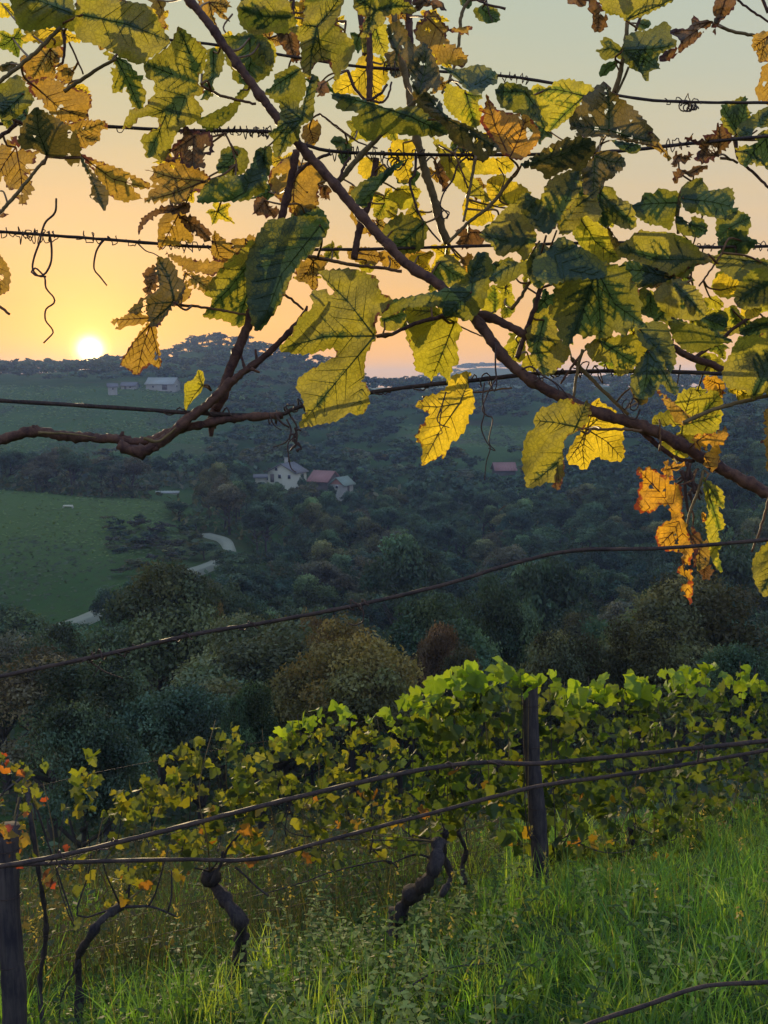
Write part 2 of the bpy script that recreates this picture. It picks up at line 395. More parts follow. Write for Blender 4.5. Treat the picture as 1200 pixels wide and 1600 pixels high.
# road of pale gravel below the meadow
m_road, nt, out = newmat('pale_gravel')
vec, _ = objvec(nt)
c = mixc(nt, noise_n(nt, 1.2, 5, .7, vec), (.15, .16, .11), (.24, .25, .18))
pr = N(nt, 'ShaderNodeBsdfPrincipled'); nt.links.new(c, pr.inputs['Base Color']); pr.inputs['Roughness'].default_value = .95
nt.links.new(pr.outputs[0], out.inputs[0])
def at(px, Y):
    x = (px - 600) / 1513 * Y
    return np.array([x, Y, gz(x, Y)])
rp = [(-150, 92), (-20, 97), (60, 101), (110, 105), (165, 111), (225, 118), (285, 128), (335, 137), (352, 145), (342, 152), (316, 155)]
rpts = spline([[(px - 600) / 1513 * Y, Y] for px, Y in rp], 1.0)
tg = np.gradient(rpts, axis=0); tg /= np.linalg.norm(tg, axis=1)[:, None]; nn = np.stack([-tg[:, 1], tg[:, 0]], 1)
rows = []
for w in (-1.3, -.8, -.25, .25, .8, 1.3):
    q = rpts + nn * w
    z = np.maximum(ground(q[:, 0], q[:, 1]), ground(rpts[:, 0], rpts[:, 1])) + (.55 if abs(w) < 1.2 else -.9)
    rows.append(np.column_stack([q, z]))
V = np.stack(rows, 1).reshape(-1, 3); k = 6
I = np.arange(len(rpts) - 1)[:, None] * k + np.arange(k - 1)[None, :]
F = np.stack([I, I + k, I + k + 1, I + 1], -1).reshape(-1, 4)
road = link('road', raw_mesh('road', V, F, m_road)); tag(road, 'pale gravel road winding round the foot of the left meadow', 'road', kind='structure')

# ---------------------------------------------------------------- buildings
def plain(name, c, rough=.8, var=.25, sc=3):
    m, nt, out = newmat(name); vec, _ = objvec(nt)
    n = noise_n(nt, sc, 5, .65, vec)
    cc = mixc(nt, n, tuple(x * (1 - var) for x in c), tuple(min(1, x * (1 + var)) for x in c))
    pr = N(nt, 'ShaderNodeBsdfPrincipled'); nt.links.new(cc, pr.inputs['Base Color']); pr.inputs['Roughness'].default_value = rough
    nt.links.new(pr.outputs[0], out.inputs[0]); return m
M_WHITE = plain('white_render', (.52, .52, .40), .85, .12)
M_CREAM = plain('pale_render', (.30, .30, .26), .85, .15)
M_TIMBER = plain('dark_timber', (.10, .085, .075), .85, .3)
M_RED = plain('red_roof_tile', (.27, .13, .11), .8, .3, 5)
M_GREENR = plain('green_roof_sheet', (.16, .21, .16), .6, .2)
M_GREYR = plain('grey_roof', (.13, .125, .13), .8, .2)
M_PALER = plain('pale_sheet_roof', (.25, .27, .24), .5, .15)
M_GLASS = plain('dark_window_glass', (.03, .035, .045), .15, .1)
M_FRAME = plain('window_frame_paint', (.5, .48, .44), .6, .1)
M_BRICK = plain('red_brick', (.34, .16, .12), .9, .25)
def house(name, label, cat, loc, L, W, H, RH, rz, mw, mr, mg=None, wins=(), doors=(), chim=None, ribs=8, over=.5):
    """ridge along local x; gables at +-L/2. wins/doors: (face, along, z, w, h); face = 'x+','x-','y+','y-'"""
    t = empty(name, loc, label, cat); t.rotation_euler.z = rz
    b = MB(); l, w = L / 2, W / 2
    b.add([[-l, -w, -2], [l, -w, -2], [l, w, -2], [-l, w, -2], [-l, -w, H], [l, -w, H], [l, w, H], [-l, w, H]],
          [[0, 1, 5, 4], [1, 2, 6, 5], [2, 3, 7, 6], [3, 0, 4, 7]])
    b.build('wall', mw, t, False)
    for sgn in (-1, 1):
        gmb = MB(); x = sgn * l
        gmb.add([[x, -w, H], [x, w, H], [x, 0, H + RH], [x - sgn * .15, -w, H], [x - sgn * .15, w, H], [x - sgn * .15, 0, H + RH]],
                (), [[0, 1, 2], [3, 5, 4]])
        gmb.build('gable', mg or mw, t, False)
    slope = RH / w; th = .16
    for sgn in (-1, 1):
        r = MB(); y1 = sgn * (w + over); z1 = H - over * slope; lx = l + over
        a = [[-lx, 0, H + RH + .02], [lx, 0, H + RH + .02], [lx, y1, z1 + .02], [-lx, y1, z1 + .02]]
        bb = [[p[0], p[1], p[2] + th] for p in a]
        r.add(a + bb, [[0, 1, 2, 3], [4, 7, 6, 5], [0, 4, 5, 1], [2, 6, 7, 3], [1, 5, 6, 2], [0, 3, 7, 4]])
        ro = r.build('roof', mr, t, False)
        q = MB()
        for k in range(ribs + 1):
            xx = -lx + 2 * lx * k / ribs
            p0 = np.array([xx, 0, H + RH + th + .03]); p1 = np.array([xx, y1, z1 + th + .03])
            q.tube([p0, (p0 + p1) / 2, p1], .06, 4)
        q.build('seam', mr, ro, False)
    def panel(nm, f, al, z, ww, hh, mat, proud, par):
        b = MB()
        if f[0] == 'x': c = [(l + proud) * (1 if f[1] == '+' else -1), al, z]; h = [.04, ww / 2, hh / 2]
        else: c = [al, (w + proud) * (1 if f[1] == '+' else -1), z]; h = [ww / 2, .04, hh / 2]
        b.box(c, h); return b.build(nm, mat, par, False)
    for f, al, z, ww, hh in wins:
        o = panel('window', f, al, z, ww, hh, M_FRAME, .03, t)
        panel('pane', f, al, z, ww * .82, hh * .82, M_GLASS, .06, o)
    for f, al, z, ww, hh in doors:
        panel('door', f, al, z, ww, hh, M_TIMBER, .04, t)
    if chim:
        b = MB(); b.box([chim[0], chim[1], H + RH + .3], [.35, .35, .9]); b.box([chim[0], chim[1], H + RH + 1.25], [.45, .45, .08])
        b.build('chimney', M_CREAM, t, False)
    return t
def gp(px, Y, dz=0.0):
    a = at(px, Y); return Vector((a[0], a[1], a[2] + dz))
def zpix(px, py, Y): return PY(px, py, Y).z
B_HOUSES = []
def hloc(px, py, Y):
    v = PY(px, py, Y); B_HOUSES.append((px, py, Y)); return v
h1 = house('farmhouse', 'white farmhouse with low grey roof and chimney among the trees', 'house', hloc(449, 752, 240), 6.2, 7.6, 2.5, 2.0, R(68), M_WHITE, M_GREYR,
           wins=[('x-', -2.2, 1.5, .9, 1.1), ('x-', .5, 1.5, .9, 1.1), ('x-', 1.4, 3.3, .8, .9), ('y-', 1, 1.5, .9, 1.1), ('y+', -1.6, 1.5, .9, 1.1), ('y+', 1.6, 1.5, .9, 1.1)],
           doors=[('x-', 2.6, 1.0, 1.0, 2.0)], chim=(1.2, .9))
h1b = house('lean_to', 'low white outbuilding at the left end of the white farmhouse', 'outbuilding', hloc(413, 752, 243), 4.4, 2.6, 1.2, .5, R(4), M_WHITE, M_GREYR, wins=[('y-', 1, .7, .7, .6)])
h2 = house('barn', 'dark barn with red tiled roof between the two pale houses', 'barn', hloc(507, 757, 236), 5.2, 6.0, 1.2, 2.1, R(-28), M_TIMBER, M_RED, doors=[('y-', 0, .7, 1.8, 1.4)])
h3 = house('shed', 'pale shed with green sheet roof and red brick gable', 'shed', hloc(534, 769, 230), 4.6, 3.7, 2.1, 1.5, R(62), M_CREAM, M_GREENR, mg=M_BRICK,
           wins=[('x-', 0, 1.5, .8, .8)], doors=[('y-', 0, 1.0, .9, 2.0)])
h4 = house('long_barn', 'long pale roofed barn on the far green field near the sun', 'barn', hloc(255, 609, 425), 13, 7, 2.6, 2.6, R(-14), M_CREAM, M_PALER,
           wins=[('y-', -3, 1.4, 1, 1), ('x+', 0, 1.6, 1.2, 1.2)], doors=[('y-', 2.5, 1.2, 2.4, 2.4)])
h5 = house('hut', 'small square hut on the field straight below the sun', 'hut', hloc(176, 612, 410), 3.6, 3.2, 2.2, 1.2, R(20), M_CREAM, M_GREYR, wins=[('y-', 0, 1.2, .8, .8)])
h6 = house('cottage', 'small low cottage between the square hut and long barn', 'cottage', hloc(203, 609, 425), 6.5, 4, 1.8, 1.4, R(-8), M_CREAM, M_GREYR, wins=[('y-', 1, 1.1, .9, .8)], doors=[('y-', -1.2, .9, .9, 1.8)])
h7 = house('cottage', 'lone cottage with faded red roof in the dark valley wood', 'cottage', hloc(787, 741, 300), 6.2, 5.5, 1.6, 2.0, R(6), M_TIMBER, M_RED)
h8 = house('greenhouse', 'low white greenhouse behind the brow of the left meadow', 'greenhouse', hloc(262, 774, 215), 5.0, 1.6, .5, .35, R(8), M_WHITE, M_PALER, over=.1)
bth = empty('water_trough', gp(98, 166, .25), 'tiny white trough on the bright grass of the left meadow', 'trough')
b = MB(); b.box([0, 0, .12], [.8, .25, .12]); b.build('basin', M_WHITE, bth, False)
b = MB(); b.box([-.8, 0, -.3], [.08, .3, .3]); b.build('leg', M_CREAM, bth, False); b = MB(); b.box([.8, 0, -.3], [.08, .3, .3]); b.build('leg', M_CREAM, bth, False)

# ---------------------------------------------------------------- trees
def crown_vf(nl, nleaf, size, seed, squash=1.0, wob=.10):
    r = np.random.default_rng(seed)
    # a few boughs, each carrying clumps of leaves, with clefts between
    nb = int(r.integers(7, 11)); bd = r.normal(size=(nb, 3)); bd /= np.linalg.norm(bd, axis=1)[:, None]; bd[:, 2] = np.abs(bd[:, 2]) * 1.1 - .25
    bc = bd * r.uniform(.55, 1.0, (nb, 1)) * np.array([.27, .27, .27 * squash]) + [0, 0, .58]; br_ = r.uniform(.10, .19, nb)
    bt = np.clip(r.normal(1.0, .25, nb), .55, 1.5)
    own = r.choice(nb, nl, p=br_ ** 2 / (br_ ** 2).sum()); d = r.normal(size=(nl, 3)); d /= np.linalg.norm(d, axis=1)[:, None]; d[:, 2] = np.where(d[:, 2] < -.4, -d[:, 2], d[:, 2])
    lc = bc[own] + d * br_[own][:, None] * r.uniform(.6, 1.15, (nl, 1)); lc[:, 2] = np.clip(lc[:, 2], .12, .97)
    lr = r.uniform(.035, .085, nl)
    lt = bt[own] * np.clip(r.normal(1.0, .26, nl), .5, 1.7)
    hue = r.normal(0, 1, nb)[own] * .8 + r.normal(0, .6, nl)
    w = lr ** 2; idx = r.choice(nl, nleaf, p=w / w.sum())
    n = r.normal(size=(nleaf, 3)); n /= np.linalg.norm(n, axis=1)[:, None]; n[:, 2] = np.abs(n[:, 2]) * .9 + n[:, 2] * .1 * 1
    c = lc[idx] + n * lr[idx][:, None] * r.uniform(.55, 1.18, nleaf)[:, None] ** .6 + r.normal(size=(nleaf, 3)) * .012
    ax = n + r.normal(size=(nleaf, 3)) * .75; ax /= np.linalg.norm(ax, axis=1)[:, None]
    t = np.cross(ax, r.normal(size=(nleaf, 3))); t /= np.linalg.norm(t, axis=1)[:, None]; bt = np.cross(ax, t)
    s = size * r.uniform(.6, 1.5, nleaf)[:, None]
    V = np.stack([c - t * s, c - bt * s * .55, c + t * s, c + bt * s * .55], 1).reshape(-1, 3)
    F = np.arange(nleaf * 4).reshape(-1, 4)
    tint = (lt[idx] * r.uniform(.8, 1.22, nleaf))[:, None] * np.array([1.0, 1.0, 1.0])
    tint = tint * (1 + np.stack([hue[idx] * .14, hue[idx] * .03, -hue[idx] * .08], 1) * 1.0)
    return V, F, np.repeat(np.clip(tint, .05, 3), 4, 0)
def crown_mesh(name, *a, **k):
    V, F, t = crown_vf(*a, **k); return raw_mesh(name, V, F, M_CROWN, False, t)
def trunk_mesh(seed, n=7):
    r = np.random.default_rng(seed); b = MB()
    p = np.array([[0, 0, -.08], [.005, 0, .12], [r.normal() * .012, r.normal() * .012, .30], [r.normal() * .02, r.normal() * .02, .55], [r.normal() * .03, r.normal() * .03, .80]])
    b.tube(spline(p, .08), np.interp(np.linspace(0, 1, len(spline(p, .08))), [0, .15, 1], [.036, .022, .006]), 7)
    for k in range(n):
        a = 2 * math.pi * k / n + r.normal() * .3; z0 = .26 + .07 * (k % 4); L = r.uniform(.2, .32)
        q = np.array([[0, 0, z0], [math.cos(a) * L * .5, math.sin(a) * L * .5, z0 + .09], [math.cos(a) * L, math.sin(a) * L, z0 + .24]])
        b.tube(spline(q, .06), np.linspace(.012, .003, len(spline(q, .06))), 5)
    return raw_mesh('trunk', np.vstack(b.V), [np.vstack(b.Q), np.vstack(b.T)], M_TREE)
NEAR = [crown_mesh('crown', 190, 30000, .0088, 100 + k, squash=(1, 1.25, .9, 1.1, 1)[k]) for k in range(5)]
MID = [crown_mesh('crown', 120, 8000, .0155, 200 + k, squash=(1, 1.1, .9, 1.2, 1)[k]) for k in range(5)]
TRUNKS = [trunk_mesh(300 + k) for k in range(4)]
def make_tree(x, y, h, w, color, label, group, meshes, rz=None, z=None, cat='tree', name='broadleaf_tree'):
    z = gz(x, y) if z is None else z
    t = empty(name, (x, y, z - .1), label, cat, group)
    t.rotation_euler.z = rng.uniform(0, 6.28) if rz is None else rz
    t.scale = (w / .80, w / .80, h / .95)
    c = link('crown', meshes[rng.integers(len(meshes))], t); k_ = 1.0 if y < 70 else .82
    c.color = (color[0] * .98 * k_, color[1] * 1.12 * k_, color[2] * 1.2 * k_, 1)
    link('trunk', TRUNKS[rng.integers(4)], t)
    return t
GR1, GR2, GR3 = (.075, .115, .055), (.058, .088, .052), (.10, .135, .055)
OL, BR, OR = (.125, .120, .050), (.128, .108, .062), (.27, .15, .045)
hero = [  # px, y of the top, distance, crown width in px, colour, label
    (545, 978, 30, 300, (.215, .165, .050), 'broad russet brown tree behind the vine row'),
    (235, 886, 46, 300, (.085, .095, .040), 'big round dark olive tree below the gravel road'),
    (790, 893, 50, 165, (.075, .100, .045), 'upright green tree in the middle of the right hand wood'),
    (1085, 903, 42, 230, (.095, .110, .045), 'feathery olive green tree below the hanging orange leaf'),
    (482, 938, 55, 100, OR, 'small orange tree peeping over the russet brown tree'),
    (352, 912, 62, 190, GR2, 'dark green tree right of the big olive tree'),
    (690, 1003, 36, 120, (.16, .10, .055), 'narrow brown tree at the right shoulder of the russet tree'),
    (945, 955, 46, 200, GR1, 'mid green tree behind the wooden vine post'),
    (1190, 925, 50, 210, GR2, 'dark tree at the right edge above the vine row'),
    (50, 985, 40, 210, (.055, .080, .042), 'dark tree at the left edge under the gravel road'),
    (140, 1052, 26, 270, GR2, 'broad dark bush like tree crossed by the knotted wire'),
    (300, 1050, 25, 250, GR2, 'deep shaded tree in the hollow left of the russet tree'),
    (880, 1015, 27, 190, (.075, .082, .042), 'low olive tree just over the wooden post'),
    (1040, 1000, 26, 230, (.085, .090, .042), 'spreading dull green tree over the right end of the vine row'),
    (1195, 990, 29, 180, GR1, 'green tree behind the far right end of the vine row'),
    (95, 1128, 17, 230, (.060, .095, .062), 'bluish green bush behind the red leaved vine'),
    (385, 1085, 21, 130, (.055, .095, .045), 'fresh green bush at the left foot of the russet tree'),
    (735, 1010, 30, 130, (.09, .085, .045), 'thin dull brown tree right of the russet tree'),
    (330, 950, 52, 60, OR, 'little orange tree between the olive and dark green trees'),
    (860, 860, 78, 150, GR1, 'round green tree behind the long sagging wire'),
    (640, 830, 100, 150, GR1, 'tall green tree in the middle of the valley wood'),
    (1130, 800, 95, 160, GR3, 'lighter green tree below the thick right cane'),
    (275, 782, 170, 46, (.15, .12, .05), 'small rusty tree at the end of the meadow brow'),
    (312, 846, 138, 52, GR2, 'small dark bush hiding the gravel road left of its bend'),
    (248, 884, 108, 66, OL, 'small olive bush on the near side of the gravel road'),
    (205, 900, 100, 80, GR1, 'low green bush between meadow and big olive tree'),
    (160, 915, 96, 66, GR2, 'low dark bush beside the gravel road above the olive tree'),
    (470, 742, 225, 16, GR1, 'small tree standing against the right end of the farmhouse'),
    (432, 752, 228, 18, GR2, 'small dark tree in front of the left farmhouse corner'),
    (518, 757, 222, 18, GR2, 'small dark tree at the foot of the red roofed barn'),
    (300, 805, 158, 50, GR3, 'small bright green tree beside the bend of the road'),
]
TREES = []
for px, yt, d, wpx, c, lab in hero:
    x = (px - 600) / 1513 * d; zt = PY(px, yt, d).z; z0 = gz(x, d); h = zt - z0; w = wpx / 1500 * d
    if h < 1.6: z0 = zt - 2.2; h = 2.2
    dh = min(h, max(w * 1.25, 3.0)); 
    make_tree(x, d, h, w, c, lab, None, NEAR if d < 70 else MID, z=z0)
    TREES.append((x, d, w * .4))
# what must stay in view: (px, py, reach px, distance)
KEEP = [(px, py, 22 if Y > 300 else 26, Y) for px, py, Y in B_HOUSES] + [(75, 968, 16, 101), (110, 950, 18, 105), (332, 838, 22, 147), (345, 846, 14, 150), (98, 790, 12, 166)]
KEEP += [(px, 800 + k * 26, 16, 150 - k * 8) for px in (20, 70, 120, 170) for k in range(6)] + [(220, 830, 16, 150), (230, 870, 14, 130), (200, 900, 12, 120)]
KEEP += [(px, py, 12, 330) for px in (20, 80, 140, 200, 260, 300) for py in (640, 670, 690)]
KEEP += [(px, 684, 8, 372) for px in (660, 700, 740, 780, 820, 860)]
def clearing(px, d):
    if d < 16: return True
    if 100 < d < 186 and px < 318 - (d - 106) * .9: return True
    if 292 < d < 436 and px < 335 - max(0, d - 400): return True
    if 350 < d < 404 and 630 < px < 910: return True
    return False
def hides(px, d, top, hw):
    for kx, ky, kr, kd in KEEP:
        if d < kd + 4 and abs(px - kx) < hw + kr * .6 and top < ky + (kr * .5 if kr < 20 else -5): return True
    for bx, by, bY in B_HOUSES:
        if abs(d - bY) < 9 and abs(px - bx) / 1500 * d < 9: return True
    return False
cand = []
def ring(d0, d1, sp0, sp1, pmin, pmax):
    d = d0
    while d < d1:
        sp = sp0 + (sp1 - sp0) * (d - d0) / (d1 - d0); dpx = sp / d * 1513
        px = pmin + rng.uniform(0, dpx)
        while px < pmax:
            yield px + rng.normal() * dpx * .25, d + rng.normal() * sp * .25
            px += dpx
        d += sp * .9
def zone(px, d):
    if d < 70: return 'dark broadleaf tree in the gully below the vineyard', 'trees in the gully below the vineyard'
    if px < 330 and d > 186: return 'dull brownish tree in the belt behind the meadow brow', 'trees behind the meadow brow'
    if px < 420: return 'dark tree in the wood beside the gravel road', 'trees beside the gravel road'
    if px < 620: return 'dark green tree in the wood below the white farmhouse', 'trees below the white farmhouse'
    if px < 900: return 'blue green tree in the deep valley wood under the yellow leaf', 'trees of the deep valley wood'
    return 'dark tree on the wooded slope at the right', 'trees on the right hand slope'
for px, d in list(ring(34, 110, 6.2, 7.4, -70, 1270)) + list(ring(110, 262, 7.4, 9.5, -60, 1260)):
    x = (px - 600) / 1513 * d
    if clearing(px, d): continue
    if any((x - a) ** 2 + (d - b) ** 2 < (c + 1.5) ** 2 for a, b, c in TREES): continue
    if any((x - q[0]) ** 2 + (d - q[1]) ** 2 < 16 for q in rpts[::3]): continue
    base = gz(x, d)
    for sc in (1.0, .7, .45):
        h = rng.uniform(7.5, 10.5) * sc; w = rng.uniform(6.6, 9.0) * (.55 + .45 * sc)
        top = 600 - (base + h) / d * 1513; hw = w / 2 / d * 1500
        if not hides(px, d, top, hw): break
    else: continue
    cand.append((x, d, h, w, px))
cand.sort(key=lambda t: t[1])
print('mid trees', len(cand))
extra = cand[290:]
MARKS = [(449, 738, 'the white farmhouse'), (787, 732, 'the lone red roofed cottage'), (340, 835, 'the bend of the gravel road'), (150, 1035, 'the knot in the slanting wire'),
         (1060, 900, 'the hanging orange leaf tip'), (690, 720, 'the single yellow hanging leaf'), (534, 768, 'the green roofed shed'), (828, 1045, 'the top of the wooden post'), (545, 975, 'the crown of the russet tree'),
         (235, 885, 'the big olive tree'), (120, 775, 'the meadow brow'), (262, 770, 'the low greenhouse'), (790, 893, 'the upright green tree'), (1085, 905, 'the feathery olive tree'), (860, 765, 'the tip of the mottled leaf'),
         (1190, 930, 'the yellowing leaf at the right edge'), (560, 945, 'the wire hook over the russet tree'), (1000, 850, 'the highest stretch of the slanting wire'), (640, 830, 'the tall green valley tree')]
COLS = [(GR1, 'mid green'), (GR2, 'dark green'), (GR3, 'lighter green'), (OL, 'olive'), (BR, 'brownish')]
ORD = ['', 'second', 'third', 'fourth', 'fifth', 'sixth', 'seventh', 'eighth', 'ninth', 'tenth', 'eleventh', 'twelfth', 'thirteenth', 'fourteenth', 'fifteenth', 'sixteenth']
rows_ = []
for x, d, h, w, px in cand[:290]:
    py = 600 - (gz(x, d) + h * .8) / d * 1513
    ci = [0, 1, 1, 2, 0, 3, 1, 0, 2, 1, 0, 3, 4][rng.integers(13)] if not (px < 330 and d > 186) else [3, 4, 0][rng.integers(3)]
    mk = min(MARKS, key=lambda m: (m[0] - px) ** 2 + (m[1] - py) ** 2); dx, dy = px - mk[0], py - mk[1]
    side_ = ('right of' if dx > 0 else 'left of') if abs(dx) > abs(dy) else ('below' if dy > 0 else 'above')
    rows_.append((mk[2], side_, ci, dx * dx + dy * dy, x, d, h, w, px))
rows_.sort(key=lambda r: r[:4]); last, kk = None, 0
for mk, side_, ci, _, x, d, h, w, px in rows_:
    kk = kk + 1 if (mk, side_, ci) == last else 0; last = (mk, side_, ci)
    lab = f'{COLS[ci][1]} tree {side_} {mk}, ' + ('nearest such one' if kk == 0 else f'{ORD[min(kk, 15)]} nearest')
    make_tree(x, d, h, w, tuple(np.array(COLS[ci][0]) * rng.uniform(.8, 1.2)), lab, zone(px, d)[1], NEAR if d < 78 else MID)
# the far woods, past counting
FAR = [crown_vf(26, 260, .062, 400 + k) for k in range(6)]
Vs, Ts = [], []; cnt = 0
def far_tree(x, y, h, w, c, z=None):
    global cnt
    V, F, t = FAR[rng.integers(6)]; a = rng.uniform(0, 6.28); ca, sa = math.cos(a), math.sin(a)
    q = np.stack([(V[:, 0] * ca - V[:, 1] * sa) * w / .80, (V[:, 0] * sa + V[:, 1] * ca) * w / .80, (V[:, 2] - .05) * h], 1)
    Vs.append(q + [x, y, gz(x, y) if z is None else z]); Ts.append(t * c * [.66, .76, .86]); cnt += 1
for x, d, h, w, px in extra: far_tree(x, d, h, w, np.array(GR1))
for px, d in ring(262, 700, 10, 15, -70, 1270):
    if clearing(px, d): continue
    x = (px - 600) / 1513 * d; h = rng.uniform(6, 10); w = rng.uniform(9, 13)
    if hides(px, d, 600 - (gz(x, d) + h) / d * 1513, w / 2 / d * 1500): continue
    c = np.array([GR1, GR2, GR3, OL][rng.integers(4)]) * rng.uniform(.75, 1.2)
    far_tree(x, d, h, w, c)
for px, d in ring(1400, 1600, 26, 30, 660, 860):
    x = (px - 600) / 1513 * d; far_tree(x, d, rng.uniform(7, 12), 26, np.array(GR2))
# scattered shrubs on the meadow brow and at the field edges
for px in range(-20, 250, 9):
    d = 188 + rng.normal() * 2; x = (px - 600) / 1513 * d
    far_tree(x, d, rng.uniform(2.0, 4.2), rng.uniform(1.8, 3.4), np.array([GR3, OL, BR][rng.integers(3)]))
for k in range(95):      # scrub on the lower right flank of the meadow
    px = rng.uniform(150, 305); d = rng.uniform(108, 158) 
    if px < 150 + (150 - d) * 1.2 or d > 176 - (px - 150) * .12: continue
    x = (px - 600) / 1513 * d
    if any((x - q[0]) ** 2 + (d - q[1]) ** 2 < 9 for q in rpts[::3]): continue
    far_tree(x, d, rng.uniform(1.0, 2.4), rng.uniform(2.0, 4.2), np.array([(.09, .08, .06), GR2, OL][rng.integers(3)]) * rng.uniform(.7, 1.1))
print('far trees', cnt)
V = np.vstack(Vs); t = np.vstack(Ts)
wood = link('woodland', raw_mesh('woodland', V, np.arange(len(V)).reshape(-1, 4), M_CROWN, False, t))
tag(wood, 'dark far woods covering the opposite hillside and ridge', 'woodland', kind='stuff')
# understorey that closes the gaps on the valley sides
nu = 42000
dd = 14 + 250 * rng.uniform(0, 1, nu) ** 1.6; pxu = rng.uniform(-60, 1260, nu); xx = (pxu - 600) / 1513 * dd
okm = np.array([not (clearing(p, q) and q > 16) for p, q in zip(pxu, dd)])
ix = np.arange(0, len(rpts), 3)
for q in rpts[ix]: okm &= (xx - q[0]) ** 2 + (dd - q[1]) ** 2 > 12
for bx, by, bY in B_HOUSES: okm &= ~((np.abs(pxu - bx) < 34) & (dd < bY + 14) & (dd > bY - 40))
okm &= dd > 15
xx, dd = xx[okm], dd[okm]; n = len(xx); s = (.05 + .0032 * dd) * rng.uniform(.6, 1.5, n)
cz = ground(xx, dd) + s * 4.0 * rng.uniform(0, 1, n) ** 2
c = np.stack([xx, dd, cz], 1); ax = rng.normal(size=(n, 3)) + [0, 0, .8]; ax /= np.linalg.norm(ax, axis=1)[:, None]
t1 = np.cross(ax, rng.normal(size=(n, 3))); t1 /= np.linalg.norm(t1, axis=1)[:, None]; t2 = np.cross(ax, t1); s = s[:, None]
V = np.stack([c - t1 * s, c - t2 * s * .6, c + t1 * s, c + t2 * s * .6], 1).reshape(-1, 3)
tt = np.array([GR1, GR2, OL])[rng.integers(0, 3, n)] * rng.uniform(.6, 1.2, n)[:, None]
us = link('undergrowth', raw_mesh('undergrowth', V, np.arange(len(V)).reshape(-1, 4), M_CROWN, False, np.repeat(tt, 4, 0)))
tag(us, 'tangled undergrowth between the valley trees', 'undergrowth', kind='stuff')
# rough grass on the open meadow and the field
n = 60000; dd = 100 + 345 * rng.uniform(0, 1, n); pxu = rng.uniform(-40, 930, n)
okm = np.array([clearing(p, q) for p, q in zip(pxu, dd)]); pxu, dd = pxu[okm], dd[okm]; xx = (pxu - 600) / 1513 * dd
okm = np.ones(len(xx), bool)
for q in rpts[ix]: okm &= (xx - q[0]) ** 2 + (dd - q[1]) ** 2 > 3.4
pt = np.array([noise.noise(Vector((a * .06, b2 * .03, 1.5))) for a, b2 in zip(xx, dd)]); okm &= rng.random(len(xx)) < np.clip(.5 + pt * 1.6, .12, 1)
xx, dd, pt = xx[okm], dd[okm], pt[okm]; n = len(xx); s = (.0011 * dd + .08)[:, None] * rng.uniform(.5, 1.5, (n, 1))
c = np.stack([xx, dd, ground(xx, dd) + s[:, 0] * .4], 1); t1 = rng.normal(size=(n, 3)) * [1, .5, .2]; t1 /= np.linalg.norm(t1, axis=1)[:, None]; t2 = np.cross(t1, rng.normal(size=(n, 3)) * .35 + [0, -.5, .8]); t2 /= np.linalg.norm(t2, axis=1)[:, None]
V = np.stack([c - t1 * s * 1.4, c - t2 * s * .6, c + t1 * s * 1.4, c + t2 * s * .6], 1).reshape(-1, 3)
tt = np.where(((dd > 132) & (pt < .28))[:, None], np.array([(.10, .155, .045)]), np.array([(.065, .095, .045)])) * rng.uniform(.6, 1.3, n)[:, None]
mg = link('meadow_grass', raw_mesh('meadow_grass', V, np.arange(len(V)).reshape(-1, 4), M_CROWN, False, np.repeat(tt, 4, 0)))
tag(mg, 'rough grass and low scrub on the open meadow and far field', 'grass', kind='stuff')
# ---------------------------------------------------------------- haze
m, nt, out = newmat('evening_haze')
pv = N(nt, 'ShaderNodeVolumePrincipled'); pv.inputs['Color'].default_value = (.52, .66, 1.0, 1); pv.inputs['Density'].default_value = .00036
pv.inputs['Anisotropy'].default_value = .08
nt.links.new(pv.outputs[0], out.inputs['Volume'])
b = MB(); b.box([0, 1600, 0], [5200, 1800, 50]); b.V[0][:, 2] = np.where(b.V[0][:, 2] > 0, 50, -66)
hz = b.build('haze', m, None, False); tag(hz, 'thin blue evening haze filling the valley', 'haze', kind='stuff')

# ---------------------------------------------------------------- trellis wires close to the camera
def wire(pts, d0, d1, rpx, label, name='trellis_wire', d_mid=None):
    """pts: (px, py) along the wire; distance runs from d0 to d1"""
    p = spline(np.array(pts, float), 14)
    s = np.concatenate([[0], np.cumsum(np.linalg.norm(np.diff(p, axis=0), axis=1))]); s /= s[-1]
    d = d0 + (d1 - d0) * s
    q = np.array([P(a, b_, c) for (a, b_), c in zip(p, d)])
    o = q[0].copy(); q -= o
    rad = rpx / 1500 * (d0 + d1) / 2
    t = empty(name, o, label, 'wire', 'trellis wires')
    b = MB(); b.tube(q, rad, 8, .10); b.build('strand', M_WIRE, t)
    return t, q, rad, o
def coil(t, q, o, i0, i1, rad, turns, loose=1.0, name='dried_tendril'):
    """a dried tendril wound round part of a wire"""
    seg = q[i0:i1 + 1]
    if len(seg) < 2: return
    n = max(12, int(turns * 9)); u = np.linspace(0, len(seg) - 1, n)
    c = np.stack([np.interp(u, np.arange(len(seg)), seg[:, k]) for k in range(3)], 1)
    tt, a, b_ = frames(c); ph = np.linspace(0, turns * 2 * np.pi, n) + rng.normal(0, .8, n).cumsum() * .5
    rr = rad * (1.5 + loose * np.abs(rng.normal(0, 1.3, n)) * (.3 + np.abs(np.sin(np.arange(n) * .37 + rng.uniform(0, 6)))))
    h = c + rr[:, None] * (np.cos(ph)[:, None] * a + np.sin(ph)[:, None] * b_) + rng.normal(0, rad * .55 * loose, (n, 3))
    m = MB(); m.tube(spline(h, rad * 1.4), rad * .34, 5, .1); m.build(name, M_TENDRIL, t)
